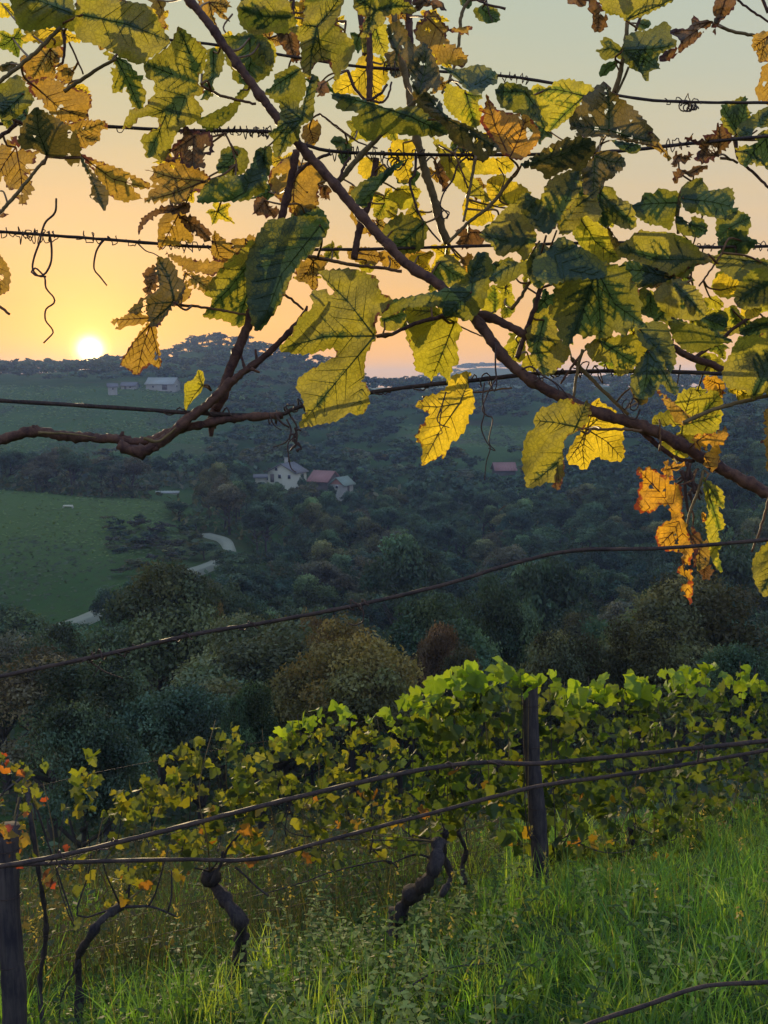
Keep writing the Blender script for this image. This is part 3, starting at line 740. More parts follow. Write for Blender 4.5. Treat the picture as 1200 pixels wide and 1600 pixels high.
def loops(t, c, r, n=3, name='curled_tendril'):
    """a springy curl hanging on a wire; c = centre (px,py,d) r in px"""
    px, py, d = c; k = n * 12; th = np.linspace(0, n * 2 * np.pi, k)
    pts = []
    for i, a in enumerate(th):
        rr = r * (1 - .5 * i / k) * (1 + .15 * math.sin(a * .37)); pts.append(P(px + math.cos(a) * rr + i / k * r * 1.4, py + math.sin(a) * rr + i / k * r * .8, d + .012 * math.sin(a * .5) + i / k * .02))
    q = np.array(pts) - np.array(t.location); m = MB(); m.tube(q, .0011, 5); m.build(name, M_TENDRIL, t)
W = {}
W['A'] = wire([(-60, 192), (130, 196), (280, 204), (420, 206), (475, 226), (540, 238), (735, 242), (940, 238), (1080, 224), (1270, 206)], 1.42, 1.42, 2.7, 'wire through the upper leaves with bunched dry tendrils at its left third')
W['B'] = wire([(60, 36), (270, 63), (345, 71), (545, 102), (640, 109), (780, 118), (870, 131), (970, 150), (1060, 159), (1270, 161)], 1.52, 1.48, 2.3, 'topmost wire ending bare against the grey green sky at the right')
W['C'] = wire([(-60, 358), (0, 362), (150, 373), (250, 381), (330, 386), (530, 390), (760, 384), (970, 379), (1080, 386), (1270, 384)], 1.40, 1.46, 2.4, 'thin wire with a knot and two hanging tendrils over the sunset')
W['D'] = wire([(-60, 622), (0, 626), (150, 635), (300, 645), (430, 649), (470, 635), (600, 610), (780, 590), (860, 583), (1010, 580), (1270, 590)], 1.34, 1.40, 3.3, 'bent wire the woody left cane is tied to')
W['E'] = wire([(-60, 1070), (0, 1057), (150, 1026), (300, 992), (430, 970), (560, 945), (700, 912), (800, 881), (900, 860), (1030, 857), (1180, 845), (1270, 836)], 1.12, 1.22, 3.2, 'knotted rusty wire slanting across the valley trees')
W['F'] = wire([(-60, 1366), (0, 1354), (90, 1338), (250, 1300), (450, 1249), (650, 1204), (760, 1191), (840, 1193), (1000, 1178), (1270, 1150)], .98, 1.10, 3.7, 'upper of the two thick wires crossing the lower vine row')
W['G'] = wire([(-60, 1358), (0, 1353), (120, 1347), (280, 1343), (400, 1342), (520, 1311), (700, 1264), (840, 1229), (1000, 1206), (1270, 1160)], 1.02, 1.14, 3.2, 'lower of the two thick wires crossing the lower vine row')
W['H'] = wire([(880, 1625), (920, 1600), (1000, 1574), (1080, 1546), (1130, 1538), (1270, 1532)], 1.6, 1.7, 3.4, 'slack dark wire low over the grass in the bottom right corner')
def cx(k, px0, px1, turns, loose=1.0):
    t, q, rad, o = W[k]
    pxs = []
    for p in q:
        w = Vector(p) + Vector(o); dd = w.y * cp - w.z * sp; pxs.append(600 + w.x / dd * 1500)
    pxs = np.array(pxs); i0 = int(np.searchsorted(pxs, px0)); i1 = int(np.searchsorted(pxs, px1))
    coil(t, q, o, max(0, i0 - 1), max(i1, i0 + 1), rad, turns, loose)
for k, a, b_, tn, lo in [('A', 340, 420, 14, 1.2), ('A', 395, 430, 7, 1.5), ('A', 520, 560, 6, 1.2), ('A', 590, 625, 7, 1.8), ('A', 640, 660, 4, 1.5), ('A', 715, 745, 7, 1.8),
                         ('A', 1040, 1075, 6, 1.5), ('B', 775, 825, 10, 1.0), ('B', 600, 620, 5, 1.8), ('B', 1058, 1092, 6, 1.6), ('C', 10, 28, 3, 1.5), ('C', 35, 52, 3, 1.2), ('C', 48, 80, 8, 2.0),
                         ('C', 130, 146, 3, 1.5), ('C', 155, 172, 3, 1.5), ('C', 210, 222, 2, 1.5), ('C', 262, 335, 12, 1.5), ('C', 1085, 1110, 6, 1.0), ('C', 1160, 1195, 8, 1.3),
                         ('D', 425, 475, 8, 1.3), ('D', 270, 350, 5, .6), ('D', 740, 760, 4, 1.5), ('D', 835, 875, 6, 1.5), ('D', 905, 945, 5, 1.8), ('D', 585, 600, 1, .6), ('D', 660, 675, 1, .6),
                         ('E', 135, 160, 4, 1.1), ('E', 552, 570, 3, 1.0), ('E', 185, 196, 1.5, .6), ('E', 280, 292, 1.5, .5), ('E', 376, 386, 1.5, .5),
                         ('F', 85, 98, 2, .5), ('F', 165, 172, 1, .3), ('F', 705, 716, 1.5, .4), ('F', 768, 778, 1.5, .4), ('F', 1085, 1097, 2, .6), ('G', 86, 100, 1.5, .5), ('G', 1085, 1095, 1.5, .4)]:
    cx(k, a, b_, tn * .62, lo * .8)
loops(W['B'][0], (1068, 164, 1.49), 9, 3); loops(W['B'][0], (1080, 165, 1.49), 6, 3); loops(W['A'][0], (608, 250, 1.43), 12, 4); loops(W['A'][0], (735, 240, 1.42), 9, 3)
def strand(t, pts, d, r0, r1, mat, name, step=4, n=6, rough=0.04):
    """free curve in photo pixels (px, py[, extra distance])"""
    p = np.array([(a[0], a[1], (a[2] if len(a) > 2 else 0.0) * 300) for a in pts], float)
    p = spline(p, step); q = np.array([P(a, b_, d + c / 300) for a, b_, c in p]) - np.array(t.location)
    rad = np.linspace(r0, r1, len(q)) / 1500 * d
    m = MB(); m.tube(q, rad, n, rough); return m.build(name, mat, t)
wE = W['E'][0]
strand(wE, [(148, 1020), (140, 1032), (150, 1040), (165, 1050), (192, 1060)], 1.14, 1.6, .8, M_WIRE, 'loose_end'); strand(wE, [(157, 1035), (152, 1047), (146, 1056)], 1.14, 1.3, .8, M_WIRE, 'loose_end')
strand(wE, [(562, 943), (568, 958), (566, 972), (552, 977), (543, 973)], 1.16, 1.7, .9, M_WIRE, 'loose_end')
wG = W['G'][0]
strand(wG, [(88, 1338), (90, 1350), (102, 1358), (112, 1356), (117, 1347)], 1.02, 1.6, .9, M_WIRE, 'loose_end')
strand(W['F'][0], [(1092, 1160), (1092, 1172), (1090, 1190)], 1.1, 1.4, 1.2, M_WIRE, 'tie', 3)
wC = W['C'][0]
strand(wC, [(88, 310), (86, 332), (72, 346), (66, 360), (62, 378), (54, 400), (51, 420), (60, 431), (72, 432)], 1.40, 1.6, 1.5, M_TENDRIL, 'hanging_tendril')
strand(wC, [(76, 362), (80, 380), (80, 408), (72, 426), (66, 431), (55, 430), (49, 425), (55, 419), (62, 424), (70, 434), (72, 450), (84, 465), (84, 474), (72, 483), (71, 500), (80, 512), (83, 520), (76, 528), (68, 536)], 1.40, 1.7, 1.2, M_TENDRIL, 'hanging_tendril')
strand(wC, [(165, 372), (155, 384), (149, 398), (147, 420), (156, 432), (167, 446)], 1.40, 1.7, 1.2, M_TENDRIL, 'hanging_tendril')
strand(wC, [(215, 380), (228, 392), (240, 396), (250, 402)], 1.42, 1.2, .8, M_TENDRIL, 'hanging_tendril')

# ---------------------------------------------------------------- the two grapevines overhead
vineL = empty('grapevine', P(-40, 690, 1.36), 'near grapevine whose peeling brown cane runs in from the left under the sun', 'grapevine', 'grapevines over the camera')
vineR = empty('grapevine', P(1240, 795, 1.30), 'near grapevine with the long reddish cane slanting across the picture', 'grapevine', 'grapevines over the camera')
vineT = empty('grapevine', P(900, -60, 1.62), 'upper grapevine hanging shoots and leaves from above the top edge', 'grapevine', 'grapevines over the camera')
CANES = []
def cane(v, pts, d, r0, r1, mat=None, name='cane', rough=.06, knots=True):
    mat = mat or M_CANE
    pp = np.array([(a[0], a[1], (a[2] if len(a) > 2 else 0.0) * 300) for a in pts], float)
    p = spline(pp, 5); q = np.array([P(a, b_, d + c / 300) for a, b_, c in p]) - np.array(v.location)
    rad = np.linspace(r0, r1, len(q)) / 1500 * d
    if knots:      # swollen nodes
        L = len(q); k = 0
        for i in range(int(rng.uniform(4, 12)), L, int(rng.uniform(11, 16))):
            w = np.exp(-((np.arange(L) - i) / 1.3) ** 2); rad = rad * (1 + .28 * w)
    q[1:-1] += rng.normal(0, .0004, (len(q) - 2, 3))
    m = MB(); m.tube(q, rad, 10, rough)
    o = m.build(name, mat, v)
    CANES.append((v, [(a, b_, d + c / 300) for a, b_, c in p]))
    return o
def stub(v, px, py, dx, dy, d, r=3):
    p = [(px, py), (px + dx * .5, py + dy * .5), (px + dx, py + dy)]
    strand(v, p, d, r, r * .55, M_CANE, 'spur', 3, 7, .12)
# left vine: the old cane along wire D and its uprights
cane(vineL, [(-60, 696), (0, 688), (50, 674), (100, 681), (180, 686), (225, 690), (275, 673), (325, 661), (360, 654), (400, 651), (442, 649)], 1.36, 8.5, 5.5, rough=.13)
cane(vineL, [(186, 694), (205, 704), (232, 702), (262, 684), (292, 656), (325, 632), (345, 612), (362, 592)], 1.345, 9, 6, rough=.14)
cane(vineL, [(330, 668), (334, 650), (345, 622), (358, 580), (375, 540), (390, 500), (405, 455), (425, 390), (440, 340), (455, 280), (463, 235)], 1.38, 8, 5.5)
cane(vineL, [(338, 640), (358, 602), (378, 583), (402, 566), (432, 540), (458, 512), (478, 486)], 1.37, 6.5, 3.6)
stub(vineL, 53, 672, -1, -8, 1.355, 4); stub(vineL, 190, 683, 2, -9, 1.355, 4); stub(vineL, 383, 578, -6, -22, 1.37, 3); stub(vineL, 402, 566, -3, -20, 1.37, 3); stub(vineL, 392, 576, 14, 6, 1.365, 3)
stub(vineL, 247, 700, -8, 4, 1.34, 4); stub(vineL, 330, 668, 0, 14, 1.37, 5); stub(vineL, 478, 486, 2, -8, 1.37, 3)
strand(vineL, [(225, 684), (245, 690), (262, 680), (275, 668)], 1.33, 3.4, 1.4, M_SHOOT, 'peeling_bark', 4, 5, .2)
strand(vineL, [(60, 676), (110, 678), (150, 684)], 1.345, 2.4, 1.0, M_SHOOT, 'peeling_bark', 5, 5, .2)
for pts, d, r0, r1, mt in [
    ([(-30, 150), (0, 127), (50, 87), (95, 43)], 1.30, 3, 3, M_SHOOT), ([(100, 143), (133, 121), (158, 105), (182, 92)], 1.34, 3, 2.4, M_SHOOT),
    ([(-20, 352), (0, 332), (37, 290), (73, 245)], 1.28, 3, 2.4, M_SHOOT), ([(-20, 232), (0, 214), (12, 205), (26, 194)], 1.33, 3, 3, M_CANE),
    ([(-10, 158), (10, 165), (20, 185), (34, 193)], 1.33, 3.5, 3, M_CANE), ([(315, 133), (335, 145), (353, 152), (400, 162)], 1.36, 2.4, 2, M_PET),
    ([(-30, 455), (-5, 475), (15, 491)], 1.3, 2.5, 2, M_PET), ([(108, 66), (120, 92), (130, 116)], 1.36, 1.6, 1.3, M_PET), ([(100, 50), (101, 75), (98, 98)], 1.36, 2.6, 1.8, M_CANE),
    ([(352, 208), (364, 235), (372, 268)], 1.40, 1.6, 1.2, M_PET), ([(437, 457), (455, 468), (474, 484)], 1.36, 2.2, 1.8, M_PET),
    ([(267, 475), (300, 478), (340, 484), (385, 492)], 1.36, 2.3, 1.8, M_PET), ([(330, 610), (318, 603), (306, 598)], 1.36, 2.0, 1.4, M_PET)]:
    cane(vineL, pts, d, r0, r1, mt, 'shoot', .04, False)
# right vine: the long cane and its forks
cane(vineR, [(1240, 795), (1200, 772), (1110, 722), (1060, 692), (1000, 665), (920, 640), (850, 606), (800, 571), (770, 535), (735, 490), (680, 441), (635, 412), (600, 376), (555, 326), (520, 284), (475, 235), (430, 180), (385, 120), (330, 42), (285, -12)], 1.32, 9.5, 6.2, rough=.08)
cane(vineR, [(740, 492), (768, 497), (800, 512), (832, 532)], 1.34, 8, 5)
cane(vineR, [(553, 405), (560, 365), (575, 320), (583, 280), (588, 247)], 1.42, 5.5, 5)
cane(vineR, [(577, 158), (578, 110), (577, 50), (572, -10)], 1.46, 5, 4.5)
cane(vineR, [(700, 380), (691, 360), (680, 318), (663, 262), (651, 213), (640, 150), (625, 80), (612, 0)], 1.46, 6.5, 4.5, M_SHOOT)
cane(vineR, [(523, 284), (535, 277), (560, 247), (613, 193), (655, 152), (672, 130)], 1.36, 4.5, 3.5, M_SHOOT)
cane(vineR, [(530, 283), (537, 262), (547, 246)], 1.34, 2.6, 2, M_CANE)
cane(vineR, [(446, 297), (462, 275), (482, 255), (516, 240)], 1.40, 3, 2.4)
for pts, d, r0, r1, mt in [
    ([(707, 493), (690, 495), (653, 504), (613, 522), (588, 526)], 1.30, 3.6, 2.6, M_CANE), ([(480, 400), (547, 413), (590, 418), (628, 424)], 1.38, 3, 2.5, M_PET),
    ([(1003, 673), (975, 671), (940, 671), (908, 670)], 1.29, 2.6, 1.8, M_PET), ([(1000, 672), (1033, 700), (1060, 717), (1085, 720)], 1.33, 4.5, 3, M_CANE),
    ([(1050, 542), (1083, 560), (1107, 567), (1130, 578), (1200, 600)], 1.5, 5.5, 5.5, M_CANE), ([(1083, 562), (1105, 545), (1125, 533), (1150, 510), (1185, 490)], 1.5, 3, 2.5, M_CANE),
    ([(1067, 661), (1107, 643), (1140, 633), (1200, 618), (1260, 604)], 1.28, 3.3, 3, M_SHOOT), ([(893, 560), (920, 588), (950, 618), (982, 648)], 1.36, 3.5, 2.5, M_SHOOT),
    ([(910, 546), (902, 580), (896, 622)], 1.34, 2.6, 2, M_SHOOT), ([(912, 548), (890, 578), (876, 600)], 1.35, 2.2, 1.6, M_CANE), ([(800, 483), (815, 462), (833, 433)], 1.36, 3, 2.4, M_SHOOT),
    ([(845, 450), (832, 490), (820, 523), (807, 560)], 1.34, 4, 4, M_CANE), ([(800, 277), (767, 320), (733, 347), (700, 380)], 1.36, 3, 2.4, M_SHOOT),
    ([(742, 250), (735, 290), (728, 330), (724, 346)], 1.38, 2.6, 2, M_SHOOT), ([(710, 240), (722, 268), (731, 294)], 1.38, 1.6, 1.3, M_PET),
    ([(500, 178), (530, 200), (560, 222), (590, 232)], 1.42, 1.5, 1.2, M_PET), ([(540, 33), (538, 60), (533, 100)], 1.5, 1.8, 1.4, M_PET), ([(543, 110), (556, 140), (575, 156), (596, 145), (605, 132)], 1.44, 2.6, 2, M_CANE),
    ([(575, 156), (597, 160), (608, 145), (612, 128)], 1.44, 2, 1.5, M_CANE), ([(1150, 218), (1153, 247), (1175, 268), (1202, 294)], 1.5, 2.4, 2, M_CANE), ([(1125, 247), (1145, 250), (1153, 255)], 1.5, 2.2, 1.8, M_PET),
    ([(788, 790), (778, 800)], 1.5, .5, .5, M_PET), ([(1083, 285), (1065, 300), (1058, 340), (1060, 365)], 1.5, 4, 2.5, M_SHOOT),
    ([(1100, 330), (1090, 360), (1083, 382)], 1.5, 1.5, 1.2, M_PET), ([(1057, 355), (1070, 370), (1083, 384)], 1.5, 1.5, 1.2, M_PET),
    ([(1203, 775), (1190, 820), (1175, 862)], 1.25, 2.2, 1.6, M_PET), ([(1030, 705), (1032, 690), (1030, 655)], 1.31, 1.8, 1.3, M_PET),
    ([(1100, 735), (1090, 770), (1078, 800), (1072, 830)], 1.28, 2.4, 1.8, M_SHOOT), ([(1088, 733), (1083, 750), (1055, 760)], 1.28, 1.6, 1.3, M_PET),
    ([(1128, 395), (1112, 420), (1092, 447)], 1.42, 1.6, 1.4, M_PET), ([(1078, 405), (1080, 425), (1081, 442)], 1.42, 1.6, 1.3, M_PET),
    ([(660, 620), (700, 618), (745, 613), (800, 606)], 1.33, 1.8, 1.3, M_PET), ([(715, 508), (745, 522), (770, 532)], 1.36, 1.2, 1.0, M_PET)]:
    cane(vineR, pts, d, r0, r1, mt, 'shoot', .04, False)
# upper vine shoots
for pts, d, r0, r1, mt in [
    ([(1000, -40), (984, 10), (977, 67), (970, 110), (960, 144)], 1.60, 2.6, 4, M_SHOOT), ([(1010, -5), (1000, 28), (993, 48)], 1.6, 3, 2, M_CANE), ([(982, 105), (974, 125), (963, 147)], 1.6, 2, 2, M_SHOOT),
    ([(1113, 37), (1150, 50), (1200, 58), (1250, 60)], 1.6, 2.6, 2.2, M_SHOOT), ([(1140, -12), (1170, 14), (1205, 36)], 1.62, 1.8, 1.6, M_CANE), ([(1188, -10), (1200, 20)], 1.6, 2.5, 2.5, M_CANE),
    ([(740, -10), (722, 20), (718, 60), (712, 95), (700, 130), (690, 146)], 1.56, 3, 2, M_SHOOT), ([(930, 240), (938, 226), (943, 212)], 1.5, 3.2, 2.6, M_SHOOT), ([(790, 14), (765, 8), (745, 0)], 1.58, 2, 1.6, M_CANE),
    ([(560, 0), (568, 60), (570, 90)], 1.6, 5, 4, M_CANE), ([(636, -20), (640, 60), (636, 120)], 1.6, 7, 5, M_CANE), ([(456, -10), (458, 40), (464, 90)], 1.6, 4, 3, M_CANE)]:
    cane(vineT, pts, d, r0, r1, mt, 'shoot', .05, False)
# tendrils and dried bunch stems
for v, pts, d, r in [
    (vineR, [(650, 243), (648, 272), (640, 283), (645, 305), (655, 335), (672, 360), (688, 378)], 1.42, 2.3),
    (vineR, [(728, 246), (715, 258), (708, 280), (694, 300), (688, 320), (694, 328), (700, 336), (694, 342), (688, 336), (693, 329), (702, 332), (698, 342)], 1.40, 1.7),
    (vineR, [(697, 612), (690, 635), (683, 655), (690, 664), (702, 668)], 1.24, 1.3), (vineR, [(690, 640), (687, 665), (691, 676), (681, 680)], 1.25, 1.0),
    (vineR, [(757, 598), (754, 625), (757, 645), (752, 668), (760, 690), (766, 700), (760, 722), (757, 750)], 1.30, 1.3),
    (vineR, [(775, 592), (762, 615), (754, 640), (762, 650), (770, 655), (764, 690), (774, 704), (763, 700)], 1.30, 1.4),
    (vineR, [(775, 535), (774, 570), (776, 600), (772, 612)], 1.30, 1.7), (vineR, [(815, 577), (830, 573), (845, 585), (870, 600), (888, 620)], 1.31, 1.6),
    (vineR, [(985, 632), (990, 622), (998, 628), (994, 640), (986, 640), (984, 630), (976, 640), (972, 632), (980, 622)], 1.3, 1.4), (vineR, [(1000, 640), (992, 655), (978, 650), (970, 640)], 1.3, 1.6),
    (vineR, [(835, 596), (850, 590), (866, 598), (874, 612), (868, 620)], 1.3, 1.3), (vineR, [(1063, 570), (1060, 590), (1056, 610)], 1.45, 1.2),
    (vineR, [(480, 222), (470, 260), (455, 290)], 1.43, 1.3), (vineR, [(503, 180), (520, 195), (550, 218)], 1.43, 1.0), (vineR, [(547, 325), (560, 350), (552, 380)], 1.46, 1.0),
    (vineR, [(640, 345), (645, 372), (640, 395)], 1.45, 1.2), (vineR, [(780, 262), (788, 280), (778, 308)], 1.45, 1.2),
    (vineL, [(448, 655), (455, 672), (448, 690), (427, 699)], 1.33, 1.6), (vineL, [(456, 652), (464, 668), (458, 684), (450, 694), (452, 720), (456, 733), (463, 738)], 1.33, 1.5),
    (vineL, [(461, 668), (464, 680), (462, 697)], 1.33, 2.2), (vineL, [(430, 646), (440, 660), (452, 668)], 1.33, 2.4),
    (vineL, [(182, 197), (184, 206), (190, 207), (194, 201)], 1.42, 1.0), (vineL, [(420, 645), (428, 664), (440, 672)], 1.33, 1.2),
    (vineR, [(1072, 722), (1080, 745), (1084, 772)], 1.3, 3.0), (vineR, [(1076, 730), (1070, 760), (1075, 800)], 1.31, 3.4), (vineR, [(1064, 735), (1072, 752), (1080, 760)], 1.3, 4),
    (vineR, [(760, 0), (764, 20), (770, 34)], 1.5, 1.2), (vineR, [(1122, 372), (1126, 385)], 1.5, 1.5)]:
    strand(v, pts, d, r, r * .6, M_TENDRIL, 'tendril', 3, 5, .03)
# dried grape stem, dark, hanging in the knot of the right cane
for k in range(16):
    a = rng.uniform(0, 6.28); L = rng.uniform(8, 20); cxp, cyp = 1078 + rng.normal() * 7, 750 + rng.normal() * 14
    strand(vineR, [(cxp, cyp), (cxp + L * .5 * math.cos(a), cyp + L * .5 * math.sin(a) + 3), (cxp + L * math.cos(a), cyp + L * math.sin(a) + 8)], 1.31 + rng.normal() * .01, 2.6, 1.6, M_TENDRIL, 'dried_stem', 4, 5, .15)
for k in range(9):
    a = rng.uniform(0, 6.28); L = rng.uniform(5, 11); cxp, cyp = 459 + rng.normal() * 4, 683 + rng.normal() * 9
    strand(vineL, [(cxp, cyp), (cxp + L * .5 * math.cos(a), cyp + L * .5 * math.sin(a)), (cxp + L * math.cos(a), cyp + L * math.sin(a) + 3)], 1.33, 2.2, 1.4, M_TENDRIL, 'dried_stem', 3, 5, .15)

# ---------------------------------------------------------------- leaves
def seg_dist(pts, a, b_):
    ab = b_ - a; L2 = max(1e-6, ab @ ab); t = np.clip(((pts - a) @ ab) / L2, 0, 1)
    return np.linalg.norm(pts - (a + t[:, None] * ab), axis=1)
def pip(pts, poly):
    x, y = pts[:, 0], pts[:, 1]; ins = np.zeros(len(pts), bool); n = len(poly); j = n - 1
    for i in range(n):
        xi, yi = poly[i]; xj, yj = poly[j]
        c = ((yi > y) != (yj > y)) & (x < (xj - xi) * (y - yi) / (yj - yi + 1e-12) + xi); ins ^= c; j = i
    return ins
LEAFN = 0
def leaf(v, poly, J, kind, d, ragged=0.0, tilt=None, fold=None, teeth=1.0, pet=None, smooth_in=True, wave=1.0, step=4.6, spot=0):
    """one leaf: outline and vein junction in photo pixels, standing d metres off; bent, waved and toothed"""
    global LEAFN; LEAFN += 1
    poly = np.array(poly, float)
    A = .5 * np.sum(poly[:, 0] * np.roll(poly[:, 1], -1) - np.roll(poly[:, 0], -1) * poly[:, 1])
    if A < 0: poly = poly[::-1]; A = -A
    if J is None:
        c0 = poly.mean(0); J = c0 + np.array([0, -.25 * math.sqrt(A)])
    J = np.array(J, float)
    ring_ = spline(np.vstack([poly, poly[:1]]), 3.2)[:-1]
    t = np.roll(ring_, -1, 0) - np.roll(ring_, 1, 0); t /= np.linalg.norm(t, axis=1)[:, None] + 1e-9
    nrm_ = np.stack([t[:, 1], -t[:, 0]], 1)
    # saw teeth of uneven size
    amp = np.zeros(len(ring_)); i = 0; big = min(1.0, math.sqrt(A) / 85)
    while i < len(ring_):
        per = int(rng.integers(2, 5)) + (1 if big > .9 else 0); h = rng.uniform(1.2, 4.4) * teeth * (.55 + .45 * big) + (rng.uniform(0, 5) if rng.random() < ragged else 0)
        for k in range(per):
            if i + k < len(ring_): amp[i + k] = h * (k / max(1, per - 1)) - h * .35 - (rng.uniform(0, 6) * ragged if rng.random() < ragged else 0)
        i += per
    ring_ = ring_ + nrm_ * amp[:, None]
    mn, mx_ = ring_.min(0), ring_.max(0)
    gx, gy = np.meshgrid(np.arange(mn[0], mx_[0], step), np.arange(mn[1], mx_[1], step * .87)); gx = gx + (np.arange(gx.shape[0])[:, None] % 2) * step * .5
    pts = np.stack([gx.ravel(), gy.ravel()], 1) + rng.normal(0, step * .12, (gx.size, 2))
    ins = pip(pts, ring_); pts = pts[ins]
    if len(pts):
        dd = np.sqrt(((pts[:, None, :] - ring_[None]) ** 2).sum(-1)).min(1); pts = pts[dd > step * .5]; dd = dd[dd > step * .5]
    n0 = len(ring_); allp = np.vstack([ring_, pts]) if len(pts) else ring_
    r_ = delaunay_2d_cdt([Vector(p) for p in allp], [(i, (i + 1) % n0) for i in range(n0)], [], 1, 1e-4, False)
    vv = np.array([tuple(p) for p in r_[0]]); tri = np.array([f for f in r_[2] if len(f) == 3], int)
    if len(tri): tri = tri[pip(vv[tri].mean(1), ring_)]
    if len(tri) == 0: return None
    de = np.sqrt(((vv[:, None, :] - ring_[None, ::2]) ** 2).sum(-1)).min(1)
    S = math.sqrt(A)
    edge = np.clip(de / (S * .16), 0, 1)
    # veins: from the junction to the lobe tips, with side veins
    dj = np.linalg.norm(poly - J, axis=1); tips = []
    for i in range(len(poly)):
        if dj[i] >= dj[i - 1] and dj[i] >= dj[(i + 1) % len(poly)] and dj[i] > .33 * dj.max(): tips.append(i)
    tips = sorted(tips, key=lambda i: -dj[i])
    keep = []
    for i in tips:
        a = math.atan2(*(poly[i] - J)[::-1])
        if all(abs((a - b2 + math.pi) % (2 * math.pi) - math.pi) > .38 for b2 in keep): keep.append(a)
        else: continue
        if len(keep) > 6: break
    mains = []
    for a in keep:
        i = min(tips, key=lambda i: abs((math.atan2(*(poly[i] - J)[::-1]) - a + math.pi) % (2 * math.pi) - math.pi)); mains.append(poly[i])
    segs = []; side = []
    for tip in mains:
        dv = tip - J; L = np.linalg.norm(dv)
        if L < 6: continue
        bend = np.array([-dv[1], dv[0]]) / L * rng.normal() * L * .06
        mid = J + dv * .5 + bend; segs += [(J, mid, 1.3), (mid, J + dv * .96, .9)]
        for k, f in enumerate(np.arange(.22, .9, .15)):
            s0 = J + dv * f + bend * (1 - abs(2 * f - 1)); base_a = math.atan2(dv[1], dv[0])
            for sg in (-1, 1):
                l = L * .36 * (1.05 - f) + 6; aa = base_a + sg * R(48 + rng.normal() * 6); s1 = s0 + l * np.array([math.cos(aa), math.sin(aa)])
                side.append((s0, s1, .55))
    vd = np.full(len(vv), 9e9); sd_ = np.full(len(vv), 9e9)
    for a, b_, w in segs: vd = np.minimum(vd, seg_dist(vv, a, b_))
    for a, b_, w in side: sd_ = np.minimum(sd_, seg_dist(vv, a, b_))
    vein = np.minimum(np.clip(vd / max(9, S * .13), 0, 1), np.clip(sd_ / max(5, S * .065) + .25, 0, 1))
    # the blade in depth: a tilt, a fold along the midrib, blistering and waves (1 px = d/1500 m)
    u = d / FPX
    if tilt is None: tilt = rng.normal(0, .38, 2)
    if fold is None: fold = rng.normal(.10, .22)
    mid_dir = (mains[0] - J) if mains else np.array([0, 1.0]); mid_dir = mid_dir / (np.linalg.norm(mid_dir) + 1e-9)
    ph = rng.uniform(0, 6.28, 8); k1 = rng.uniform(.6, 1.4, 4) * 2 * math.pi / max(S, 30)
    def depth(q, vdist, edg):
        r = q - J; across = np.abs(r @ np.array([-mid_dir[1], mid_dir[0]]))
        z = r @ tilt + fold * across
        z = z + wave * S * .055 * (np.sin(q[:, 0] * k1[0] + ph[0]) + np.sin(q[:, 1] * k1[1] + ph[1]) + .6 * np.sin((q[:, 0] + q[:, 1]) * k1[2] * 1.6 + ph[2]))
        z = z + wave * S * .10 * (1 - edg) ** 2 * np.sin(np.arctan2(r[:, 1], r[:, 0]) * 5 + ph[3])
        z = z - 2.2 * np.clip(vdist / max(6, S * .08), 0, 1)
        return d + z * u
    dep = depth(vv, np.minimum(vd, sd_), edge)
    W3 = np.array([P(a, b_, c) for (a, b_), c in zip(vv, dep)])
    org = np.array(P(J[0], J[1], d))
    if kind in ('YB', 'B', 'O', 'D') or spot or ragged > .3:     # holes eaten or dried out
        c = vv[tri].mean(1); nz = np.array([noise.noise(Vector((a * .075 + LEAFN * 7.3, b_ * .075, 3.1))) for a, b_ in c])
        lim = .46 if kind in ('B', 'O') else .52
        tri = tri[nz < lim]
    # vein ribs standing a little proud on the near side
    RV, RF = [], []; off = len(W3)
    for a, b_, w in segs + side:
        L = np.linalg.norm(b_ - a)
        if L < 5: continue
        k = max(2, int(L / 5)); tt = np.linspace(0, 1, k + 1)[:, None]; q = a + (b_ - a) * tt
        inside = pip(q, ring_); 
        cut = np.argmin(inside) if not inside.all() else len(q)
        if cut < 2: continue
        q = q[:cut]; n_ = np.array([-(b_ - a)[1], (b_ - a)[0]]) / L; ww = np.linspace(w, w * .35, len(q))[:, None] * (.7 + .5 * big)
        dq = np.array([dep[np.argmin(((vv - p) ** 2).sum(1))] for p in q])
        L1 = [P(x, y, z - .0004) for (x, y), z in zip(q + n_ * ww, dq)]; L2_ = [P(x, y, z - .0016) for (x, y), z in zip(q, dq)]; L3 = [P(x, y, z - .0004) for (x, y), z in zip(q - n_ * ww, dq)]
        m_ = len(q); RV += L1 + L2_ + L3
        for i in range(m_ - 1):
            RF += [[off + i, off + i + 1, off + m_ + i + 1, off + m_ + i], [off + m_ + i, off + m_ + i + 1, off + 2 * m_ + i + 1, off + 2 * m_ + i]]
        off += 3 * m_
    nv = len(W3)
    if RV: W3 = np.vstack([W3, np.array(RV)])
    vein = np.concatenate([vein, np.zeros(len(W3) - nv)]); edge = np.concatenate([edge, np.ones(len(W3) - nv)])
    F_ = [tri] + ([np.array(RF)] if RF else []); mi = [0] * len(tri) + [1] * len(RF)
    me = raw_mesh('leaf', W3 - org, F_, [LM[kind], M_VEIN[kind]], True, None, None, mi, {'vein': vein, 'edge': edge})
    o = link('leaf', me, v, Vector(org) - v.location)
